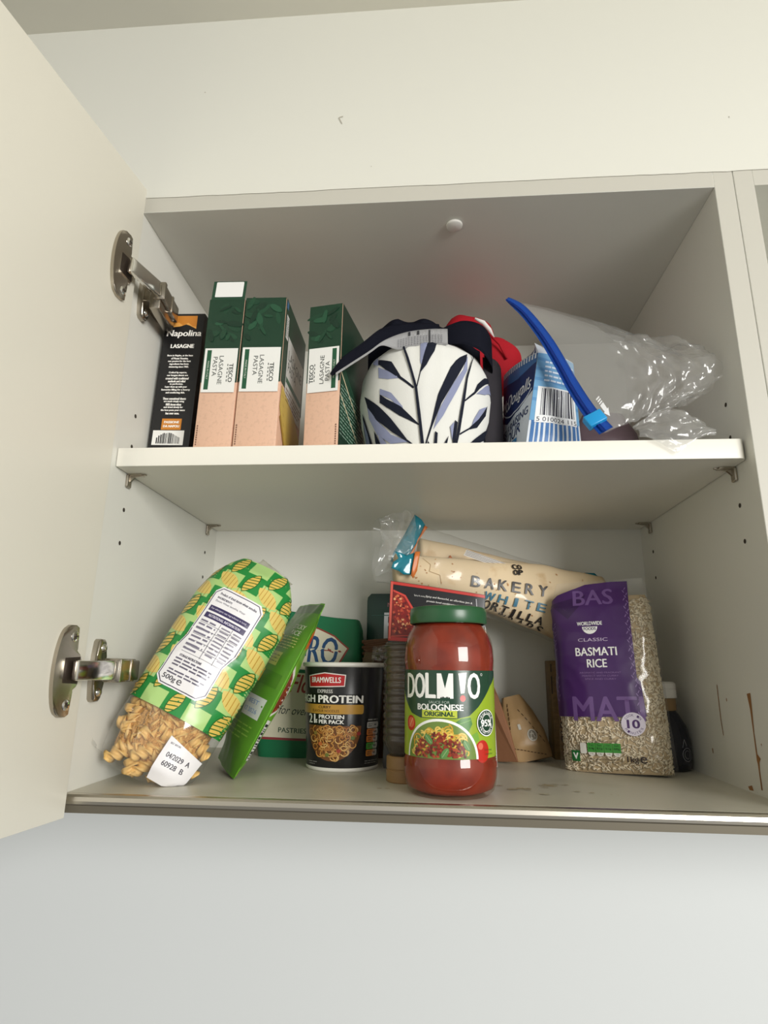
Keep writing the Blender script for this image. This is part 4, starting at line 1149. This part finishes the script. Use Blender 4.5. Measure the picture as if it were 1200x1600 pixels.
p.text('O', 20, 86, 11, 20, WHT, bold=.03)
p.ringline(27.8, 95, .9, .3, WHT)
p.text('SAUCE FOR', -9.5, 73.2, 17.5, 2.1, (170, 184, 172))
p.text('BOLOGNESE', -9.5, 69.3, 39, 4.7, WHT, bold=.035)
p.rect(-24.5, 61.4, 5, 67.0, (192, 204, 66)).up().text('ORIGINAL', -9.8, 64.2, 25, 3.5, DGR, bold=.05)
TR, LF = (190, 44, 32), (70, 128, 50)
p.disc(-38, 56, 6, TR).up().disc(-37.5, 56.5, 4, (222, 104, 74)).up().line([(-40, 53), (-35, 60)], .8, (236, 170, 130))
p.disc(27, 36, 7.5, TR, ry=8.5).up().disc(25, 40, 2.6, (222, 110, 84))
p.poly([(2, 57), (8, 61), (16, 62), (17.5, 57), (14, 51), (8, 50)], LF).up().line([(4, 56), (16, 60)], .5, (120, 170, 80)).poly([(14, 47), (22, 51), (24, 45), (18, 42)], (120, 168, 60)).up()
p.disc(-9.5, 30.6, 32, WHT, ry=30, a0=0, a1=180, n=48).up().disc(-9.5, 30.6, 30, (112, 138, 62), ry=28, a0=0, a1=180, n=48).up(3)
rd = random.Random(21)
for k in range(60):
    a = rd.uniform(.1, math.pi - .1); r = rd.uniform(.62, 1.0); cx, cy = -9.5 + 24 * r * math.cos(a), 32 + 21.5 * r * math.sin(a)
    rr = rd.uniform(1.8, 4.2); a0 = rd.uniform(0, 360)
    p.ringline(cx, max(cy, 32.5 + rr), rr, 1.1, rd.choice(((224, 184, 74), (206, 160, 54), (238, 204, 104))), a0=a0, a1=a0 + 220, n=12); p.up(.15)
p.up(2)
for k in range(230):
    a = rd.uniform(0, math.pi); r = math.sqrt(rd.random()); cx, cy = -9.5 + 22 * r * math.cos(a), 32 + 18 * r * math.sin(a)
    p.disc(cx, max(cy, 32.2), rd.uniform(.7, 1.7), rd.choice(((120, 40, 26), (150, 56, 32), (96, 28, 22), (172, 76, 44), (134, 44, 30))), ry=rd.uniform(.6, 1.3), rot=rd.uniform(0, 180), n=9); p.up(.06)
p.up(2)
for cx, cy, rt in ((-18, 45, -50), (-5, 35, 55), (12, 41, -60)):
    p.disc(cx, cy, 4.6, (92, 138, 74), ry=2.4, rot=rt, n=16); p.up(); p.line([(cx - 3.6 * math.cos(R_(rt)), cy - 3.6 * math.sin(R_(rt))), (cx + 3.6 * math.cos(R_(rt)), cy + 3.6 * math.sin(R_(rt)))], .4, (156, 188, 128)); p.up()
p.disc(31.5, 57.5, 10.3, WHT).up().disc(31.5, 57.5, 9.5, (30, 64, 46)).up().ringline(31.5, 57.5, 5.6, .5, WHT, ry=6.6)
p.text('95%', 31.5, 57.3, 12.5, 5.2, WHT, bold=.04)
for t0, s in ((150, 'VEGETABLE'), (210, 'VEGETABLE')):
    for k, chh in enumerate(s):
        a = R_(155 - k * 16) if t0 == 150 else R_(205 + k * 16)
        p.text(chh, 31.5 + 7.7 * math.cos(a), 57.5 + 7.7 * math.sin(a), 1.5, 1.7, WHT, rot=math.degrees(a) - 90 if t0 == 150 else math.degrees(a) + 90, bold=.02)
p.text('5 x veg', 33, 37, 8, 1.8, (50, 80, 44)).text('a portion', 34, 33.8, 9, 1.8, (50, 80, 44))
p.build('printed_label', jars, jr, L=2.5, rough=.25, base=.00012, eps=.000025)

# ------------------------------------------------------------------ white packet behind the jar
wp = tag(empty('food_packet', mx=frame((0.0375, 0.176, 0.0), (0.0335, 0.182, .155), (.05, -1, .05))), 'white packet with small print edging out behind the right of the jar', 'packet')
WP = Bag(0.150, [(0, .040), (.06, .0405), (.12, .038), (.145, .036), (.150, .034)], [(0, .008), (.04, .011), (.12, .006), (.150, .001)], wr=(.001, 30), seed=12, round_=.7)
build('packet_body', WP.mesh(24, 34), mat('packet_white', (222, 220, 216), rough=.4), wp)
p = Print(); p.rect(-39, 1, 39, 6, (190, 60, 62)).rect(10, 70, 40, 76, (84, 120, 168)).rect(10, 63, 40, 67, (130, 160, 70)).poly([(14, 142), (36, 138), (36, 132), (14, 134)], (190, 70, 80)).up()
p.words(18, 80, 38, 118, 12, (120, 120, 126), 4, fill=.35).words(20, 38, 39, 60, 7, (120, 120, 126), 6, fill=.35).bars(28, 8, 39, 34, (70, 70, 74), n=16, rot=True)
p.build('printed_front', WP.front, wp, L=5, rough=.4, base=.0004)

# ------------------------------------------------------------------ brown card and brown paper packet
bc = tag(empty('cardboard_piece', mx=frame((0.0880, 0.212, 0.0), (0.0755, 0.228, .105), (-.5, -1, .0))), 'thin reddish brown card leaning next to the brown paper packet', 'cardboard')
bm = bmesh.new()
prism(bm, [(-.022, 0), (.016, 0), (.012, .030), (.004, .070), (-.004, .104), (-.016, .106), (-.022, .09)], -.0012, .0024, lambda a, b, d: Vector((a, d + .004 * math.sin(b * 30), b)))
build('card', bm, mat('card_brown', (136, 92, 62), rough=.7, bump=(200, .2)), bc, smooth=False)
kp = tag(empty('paper_packet', mx=frame((0.1190, 0.230, 0.0), (0.1020, 0.246, .070), (.05, -1, .15))), 'crumpled brown paper packet with dashed edge and a round stamp', 'packet')
KP = Bag(0.072, [(0, .026), (.008, .027), (.03, .026), (.052, .020), (.066, .014), (.072, .011)], [(0, .006), (.015, .013), (.045, .011), (.072, .002)], wr=(.004, 26), seed=15, round_=.7)
build('packet_body', KP.mesh(34, 40), mat('kraft_paper', (172, 140, 98), rough=.42, bump=(40, .4, .003)), kp)
p = Print()
p.disc(8, 25, 5.6, (196, 190, 176), ry=6.6).up().disc(8, 25, 4.4, (128, 120, 106), ry=5.4).up().line([(5.5, 22), (8, 29), (10.5, 22)], .7, (196, 190, 176)).line([(5.5, 26.5), (10.5, 26.5)], .7, (196, 190, 176))
p.rrect(-5, 33, -2, 39, .6, (200, 196, 184))
for k in range(11): p.line([(-20 + k * 3.6, 17 - k * 1.3), (-17.6 + k * 3.6, 16.2 - k * 1.3)], .8, (72, 46, 26))
for k in range(8): p.line([(1 + k * 2.5, 55 - k * 5.2), (2.4 + k * 2.5, 52 - k * 5.2)], .8, (72, 46, 26))
for k in range(7): p.line([(-15 + k * 1.0, 30 + k * 5), (-14 + k * 1.0, 33.8 + k * 5)], .7, (72, 46, 26))
p.build('printed_front', KP.front, kp, L=4, rough=.45, base=.0005)
settle(kp, 0.0002); settle(bc, 0.0002); settle(wp, 0.0002); settle(bp, 0.0002)

# ------------------------------------------------------------------ tall tan carton
tb = tag(empty('food_carton', (0.1715, 0.248, 0)), 'tall tan carton with black sideways lettering behind the rice bag', 'carton')
build('carton', box(-.0215, .0215, 0, .034, 0, .110, bev=.0008), mat('card_tan', (134, 104, 56), rough=.5, vary=(160, (118, 92, 48), .4, .6)), tb, angle=30)
p = Print()
p.text('OLDFELD', -9.5, 44, 50, 8, (30, 26, 22), rot=90, bold=.05)
for k in range(26): p.line([(-20, 8 + k * 3.9), (20, 8.8 + k * 3.9)], .35, (112, 86, 44))
p.rect(-21.4, 72, -20.2, 92, (50, 42, 30)).rect(-21.4, 97, -20.2, 106, (50, 42, 30))
p.build('printed_face', lambda u, v: Vector((u, 0, v)), tb, L=20)

# ------------------------------------------------------------------ rice bag
rc = tag(empty('rice_bag', mx=frame((0.1950, 0.1625, 0.0), (0.1915, 0.169, .19), (-.33, -.94, .02))), 'clear bag of white rice with a purple printed panel', 'rice bag')
RC = Bag(0.194, [(0, .0530), (.004, .0555), (.05, .0535), (.12, .0520), (.165, .0525), (.180, .0490), (.194, .044)], [(0, .010), (.015, .020), (.06, .023), (.13, .020), (.165, .012), (.182, .004), (.194, .0015)], wr=(.0018, 26), seed=21, round_=.5)
RI = Bag(0.176, [(0, .0500), (.05, .0505), (.12, .0490), (.165, .0480), (.176, .045)], [(0, .008), (.015, .0175), (.06, .0205), (.13, .0175), (.165, .0088), (.176, .003)], wr=(.0018, 26), seed=21, round_=.5)
ri = build('rice_fill', RI.mesh(40, 60, z0=.001), mat('rice_mass', (186, 164, 128), rough=.85), rc); tag(ri, kind='stuff')
bm = bmesh.new(); rd = random.Random(17)
for k in range(3000):
    z = rd.uniform(.003, .172); w = interp(RI.w, z); th = rd.uniform(-1.45, 1.5)
    x = w * math.sin(th)
    c = RI.front(x, z); h = .0006
    n = (RI.front(x + h, z) - RI.front(x - h, z)).cross(RI.front(x, z + h) - RI.front(x, z - h))
    if n.length < 1e-10: continue
    n.normalize()
    t = n.orthogonal().normalized(); t = (Matrix.Rotation(rd.uniform(0, 6.3), 3, n) @ t + n * rd.uniform(-.25, .25)).normalized(); s = n.cross(t)
    L, r = rd.uniform(.0032, .0046), rd.uniform(.0008, .00105)
    c = c + n * .0005
    v = [bm.verts.new(c + t * L), bm.verts.new(c - t * L)] + [bm.verts.new(c + (s * math.cos(a) + n * math.sin(a)) * r) for a in (0, 2.1, 4.2)]
    for i in range(3):
        a, b = v[2 + i], v[2 + (i + 1) % 3]; bm.faces.new((v[0], a, b)); bm.faces.new((v[1], b, a))
tag(build('rice_grains', bm, mat('rice_grain', (238, 224, 196), rough=.5), rc), kind='stuff')
build('bag_film', RC.mesh(48, 64), film('rice_film', milk=.02, gloss=.04, edge=.35, bump=(30, .2)), rc)
p = Print(); PU, PL = (72, 38, 98), (112, 82, 138)
p.poly([(-53, 172), (-51, 152), (-53, 140), (-54, 120), (-52, 70), (-51, 54), (33, 55), (31, 88), (28, 92), (28, 150), (29, 191), (14, 191.5), (-14, 190), (-44, 180)], PU).up()
p.poly([(-52, 170), (-34, 153), (-22, 165), (-14, 178), (-30, 175)], (56, 28, 78)).up()
rd = random.Random(2)
for k in range(44):
    z = 58 + k * 2.9; x = 24 + (k % 3) * 1.6 + (2.5 if z < 88 else 0)
    p.disc(x, z, 1.9, (140, 112, 164), ry=.45, rot=60 if k % 2 else 120, n=10)
for k in range(20): p.disc(-50 + (k % 2) * 1.6, 120 + k * 1.5 - 50 * (k % 3 == 0), 1.6, (126, 98, 150), ry=.4, rot=60 if k % 2 else 120, n=10)
p.text('BAS', -7, 175, 40, 17, PL, bold=.02)
p.text('MATI', -2, 62, 66, 23, PL, bold=.03).up()
p.text('WORLDWIDE', -12, 147, 25, 4, WHT, bold=.02)
p.disc(-12, 143.5, 7.6, WHT, ry=7.6, a0=180, a1=360).up().text('FOODS', -12, 141.3, 12, 3, PU, bold=.03)
p.text('CLASSIC', -10, 130, 29, 3.2, (206, 190, 216))
p.text('BASMATI', -8, 118, 40, 8.4, WHT, bold=.018).text('RICE', -8, 106.2, 19, 8.2, WHT, bold=.018)
for k, s in enumerate(('AROMATIC AND FRAGRANT', 'PERFECT WITH CURRY', 'SPICE AND CURRY')): p.text(s, -6, 97 - k * 3.1, 40 - k * 5, 1.6, (136, 104, 156))
p.disc(20, 48, 11, (216, 208, 222)).up()
p.text('10', 20, 48, 11, 8, PU, bold=.04)
for k, chh in enumerate('COOK IN'): a = R_(140 - k * 17); p.text(chh, 20 + 8.4 * math.cos(a), 48 + 8.4 * math.sin(a), 2, 2.2, PU, rot=math.degrees(a) - 90) if chh != ' ' else None
for k, chh in enumerate('MINUTES'): a = R_(215 + k * 19); p.text(chh, 20 + 8.4 * math.cos(a), 48 + 8.4 * math.sin(a), 2, 2.2, PU, rot=math.degrees(a) + 90)
GN = (60, 140, 56)
p.rect(-41, 12, -33, 22, (30, 110, 52)).up().text('V', -37, 17, 4.6, 5.6, WHT, bold=.04)
p.rrect(-32, 19.5, -26, 29.5, 1.2, (220, 216, 208))
for k in range(4): p.rect(-25 + k * 7.9, 21, -17.4 + k * 7.9, 29.8, GN); p.disc(-21.2 + k * 7.9, 21, 3.4, (220, 216, 208), a0=180, a1=360)
p.up()
for k, s in enumerate(('0.4g', '0.1g', '0.1g', '0.01g')): p.text(s, -21.2 + k * 7.9, 24.5, 5, 2.2, (24, 50, 24), bold=.03); p.text(('Fat', 'Sat', 'Sugar', 'Salt')[k], -21.2 + k * 7.9, 27.8, 4.4, 1.6, (24, 50, 24)); p.text(('1%', '1%', '<1%', '<1%')[k], -21.2 + k * 7.9, 19.6, 3, 1.4, (60, 60, 60))
p.text('Each 1/2 pack serving contains', -10, 31.4, 26, 1.6, (70, 60, 50)).text('of an adult reference intake', -10, 15.2, 28, 1.8, (80, 70, 58)).text('Typical values per 100g: 1490kJ/351kcal', -9, 12.4, 32, 1.8, (80, 70, 58))
p.text('1kg', 16, 15, 10, 6.4, (44, 36, 40), bold=.015).text('e', 25.5, 15.4, 6, 5.6, (44, 36, 40), bold=.02)
p.build('printed_panel', RC.front, rc, L=3, rough=.32, base=.0006)
settle(rc, 0.0003)

# ------------------------------------------------------------------ dark bottle in the right corner
db = tag(empty('spice_bottle', (0.2550, 0.2000, 0)), 'dark bottle with white cap in the corner behind the rice bag', 'bottle')
build('bottle_body', lathe([(0, 0), (.021, 0), (.0250, .003), (.0262, .010), (.0262, .030), (.0235, .044), (.0170, .056), (.0135, .060), (.0135, .066)], 48), mat('bottle_navy', (30, 32, 42), rough=.25), db)
build('neck_band', lathe([(.0150, .0590), (.0160, .0600), (.0160, .0715), (.0150, .0720)], 40), mat('band_tan', (150, 122, 84), rough=.5), db, angle=35)
build('cap', lathe([(.0155, .0715), (.0172, .0722), (.0174, .0800), (.0170, .0806), (.0170, .0812), (.0174, .0818), (.0172, .0868), (.0150, .0885), (0, .0885)], 40), PLASTIC_WHITE, db, angle=35)
p = Print(); p.ringline(16, 17, 6.5, .8, (130, 130, 136)).ringline(16, 17, 4, .7, (130, 130, 136)).line([(10, 24), (13, 32), (16, 25)], .8, (140, 140, 146))
p.build('printed_label', lambda u, v: Vector((.0262 * math.sin(u / .0262), -.0262 * math.cos(u / .0262), v)), db, L=3, base=.0002)

# ------------------------------------------------------------------ tortilla pack lying across the top
tp = tag(empty('tortilla_pack', (0.0, 0.199, 0.004), R_(14)), 'clear pack of white tortilla wraps with teal ends lying on top of the food', 'tortilla wraps')
WR = mat('tortilla', (222, 200, 164), rough=.7, vary=(38, (196, 164, 120), .62, .80), bump=(70, .2))
def cone(x0, x1, zc, hh, dd, yo, lean=0.0):
    def f(a, b):
        x = lerp(x0, x1, a); th = b * 2 * math.pi
        h, d, c = interp(hh, x), interp(dd, x), interp(zc, x)
        k = 1 + .04 * nz(x * 30, math.cos(th) * 1.5, math.sin(th) * 1.5, yo * 50)
        zz = c + h * math.sin(th) * k
        return Vector((x, yo - d * math.cos(th) * k + lean * (zz - c), zz))
    return f
ZCF = [(-.040, .2045), (.0, .2000), (.05, .1920), (.10, .1830), (.15, .1730), (.21, .1680)]
HHF = [(-.040, .0165), (-.02, .0175), (.0, .0195), (.05, .0265), (.10, .034), (.15, .042), (.21, .036)]
DDF = [(-.040, .015), (.05, .019), (.15, .022), (.21, .018)]
fr = cone(-.036, .215, ZCF, HHF, DDF, -.016)
bm = grid(fr, 60, 36)
for b_ in (0, 1):
    vs = [v for v in bm.verts if abs(v.co.x - (-.036, .215)[b_]) < 1e-6]
bmesh.ops.remove_doubles(bm, verts=bm.verts[:], dist=.0002); bmesh.ops.holes_fill(bm, edges=[e for e in bm.edges if e.is_boundary], sides=0)
build('rolled_wrap', bm, WR, tp)
rr_ = cone(.0, .215, [(0, .232), (.05, .222), (.10, .210), (.2, .196)], [(0, .016), (.1, .020), (.2, .016)], [(0, .012), (.2, .013)], .018)
bm = grid(rr_, 50, 28); bmesh.ops.remove_doubles(bm, verts=bm.verts[:], dist=.0002); bmesh.ops.holes_fill(bm, edges=[e for e in bm.edges if e.is_boundary], sides=0)
build('rolled_wrap', bm, WR, tp)
# clear bag round both rolls, open and flaring at the left
TZ = [(-.055, .2690), (-.030, .2660), (-.005, .2630), (.03, .2520), (.08, .2380), (.14, .2225), (.20, .2120), (.235, .204)]
BZ = [(-.055, .1880), (-.030, .1860), (.0, .1770), (.05, .1620), (.10, .1460), (.15, .1285), (.20, .130), (.235, .165)]
YF = [(-.055, .016), (-.01, .032), (.05, .038), (.15, .034), (.20, .023), (.235, .008)]
def tf(a, b):
    x = lerp(-.055, .235, a); th = b * 2 * math.pi; t, bo, d = interp(TZ, x), interp(BZ, x), interp(YF, x)
    zc = (t + bo) / 2; h = (t - bo) / 2
    w = .003 * ridge(x * 26, math.sin(th) * 2, math.cos(th), 3) + (.008 * nz(x * 40, th * 1.2, 0, 2) if x < 0 else 0)
    s = math.sin(th); yy = -d * math.cos(th)
    lean = .010 * s
    return Vector((x + (.012 * nz(th, 0, 0, 5) if a == 0 else 0), yy + lean + (w if abs(s) < .98 else 0), zc + (h + w * .5) * s))
bm = grid(tf, 70, 44); bmesh.ops.remove_doubles(bm, verts=bm.verts[:], dist=.0002)
build('bag_film', bm, film('tortilla_film', milk=.04, gloss=.035, edge=.45, rough=.16, bump=(40, .3)), tp)
TEAL = film('teal_print', (120, 200, 214), milk=.62, body=(44, 150, 170), gloss=.06, edge=.3); ORG = mat('orange_trim', (206, 116, 56), rough=.4)
def flap(pts, name, m, y0, th=.0003, par=None, amp=.004):
    bm = bmesh.new(); vs = [bm.verts.new((x, y0 + amp * nz(x * 60, z * 60, 0, 3), z)) for x, z in pts]
    f = bm.faces.new(vs); r = bmesh.ops.triangulate(bm, faces=[f])
    bmesh.ops.subdivide_edges(bm, edges=bm.edges[:], cuts=2, use_grid_fill=True)
    for v in bm.verts: v.co.y = y0 + amp * ridge(v.co.x * 40, v.co.z * 35, 0, 3)
    bmesh.ops.solidify(bm, geom=bm.faces[:], thickness=th)
    return build(name, bm, m, par or tp)
flap([(-.010, .2720), (-.002, .2660), (.004, .2580), (-.006, .2430), (-.0145, .2185), (-.030, .2120), (-.039, .2145), (-.035, .2260), (-.022, .2480)], 'teal_end', TEAL, -.006)
flap([(.002, .2590), (.0055, .2570), (-.006, .2400), (-.0145, .2210), (-.018, .2205), (-.010, .2330), (-.004, .2460)], 'orange_trim', ORG, -.0075)
flap([(-.044, .2010), (-.042, .2080), (-.036, .2120), (-.040, .2200), (-.026, .2160), (-.018, .2190), (-.018, .1950), (-.030, .1945), (-.036, .1985)], 'teal_end', TEAL, -.040, amp=.003)
flap([(-.018, .2200), (-.0125, .2200), (-.0155, .1990), (-.020, .1900), (-.0225, .1935)], 'orange_trim', ORG, -.042, amp=.002)
flap([(.006, .2260), (.012, .2370), (.026, .2380), (.034, .2270), (.030, .2190), (.018, .2230)], 'teal_end', TEAL, .006)
flap([(.031, .2200), (.035, .2265), (.039, .2210), (.036, .2160)], 'orange_trim', ORG, .004, amp=.001)
flap([(.2045, .2110), (.2065, .2120), (.2100, .1900), (.2060, .1900)], 'orange_trim', ORG, .004, amp=.001)
flap([(.2065, .2120), (.2200, .2120), (.2310, .2020), (.2330, .1900), (.2100, .1900)], 'teal_end', TEAL, .004, amp=.003)
bm = grid(lambda a, b: Vector((lerp(-.060, -.020, a) + .006 * math.sin(b * 3.1) + .004 * nz(a * 4, b * 6, 2), -.034 + .012 * math.sin(b * 5) + .008 * ridge(a * 3, b * 5, 1, 3), lerp(.200, .262, b) + (.012 * a - .006) + .005 * nz(a * 5, b * 5, 7))), 26, 36)
build('bag_mouth', bm, CRUMPLE, tp)
def fsurf(u, v):
    x = u; c, h, d = interp(ZCF, x), interp(HHF, x), interp(DDF, x)
    s = max(-.97, min(.97, (v - c) / h)); th = math.asin(s)
    a = (x + .036) / .251
    return fr(a, th / (2 * math.pi)) + Vector((0, -.0012, 0))
p = Print(); INK, TEI = (36, 32, 32), (70, 120, 144)
def along(s, xs, zs, w, h, c, sl, bold):
    n = len(s)
    for k, chh in enumerate(s):
        if chh == ' ': continue
        t = k / max(1, n - 1); p.text(chh, lerp(xs[0], xs[1], t), lerp(zs[0], zs[1], t), w * (.35 if chh == 'I' else 1.2 if chh == 'W' else 1), h, c, rot=sl, bold=bold)
along('BAKERY', (53, 131), (190, 181.5), 10, 12, INK, -9, .018)
along('WHITE', (69, 129), (174, 163), 10, 9, TEI, -13, .025)
along('TORTILLA', (57, 128), (168.5, 149), 8, 8, INK, -17, .025)
along('WRAPS', (86, 130), (153, 140), 7, 6.5, INK, -18, .02)
for k, chh in enumerate('COOP'): p.text(chh, 101 + (k % 2) * 6, 208.5 - (k // 2) * 6.5, 5, 5.6, INK, bold=.06)
p.build('printed_front', fsurf, tp, L=3, rough=.4, base=.0006)
p = Print(); rd = random.Random(9)
for k in range(46):
    x = rd.uniform(-30, 200); c_ = interp(ZCF, x / 1000) * 1000; h_ = interp(HHF, x / 1000) * 1000
    p.disc(x, c_ + h_ * rd.uniform(-.85, .9), rd.uniform(.5, 1.5), rd.choice(((190, 140, 90), (200, 160, 112), (170, 120, 74))), ry=rd.uniform(.4, 1.0), rot=rd.uniform(0, 180), n=9)
p.line([(-6, 216), (2, 208), (0, 200), (12, 196), (14, 186)], .5, (176, 146, 104))
p.build('toasted_spots', fsurf, tp, L=3, rough=.7, base=-.0006)['kind'] = 'stuff'
p = Print()
p.poly([(42, 221), (46, 228), (118, 206), (116, 199)], (176, 168, 156)).up()
for k in range(4): p.line([(44 + k * .6, 222.3 + k * 1.6), (92 + k, 207.5 + k * 1.6)], .7, (70, 66, 64))
p.poly([(94, 205.2), (98, 213), (116, 207), (114, 200)], (204, 200, 194)).up().words(97, 203, 113, 208, 2, (110, 104, 100), 4, fill=.3)
p.build('ingredients_print', lambda u, v: Vector((u, -.026, v)), tp, L=6, rough=.4)
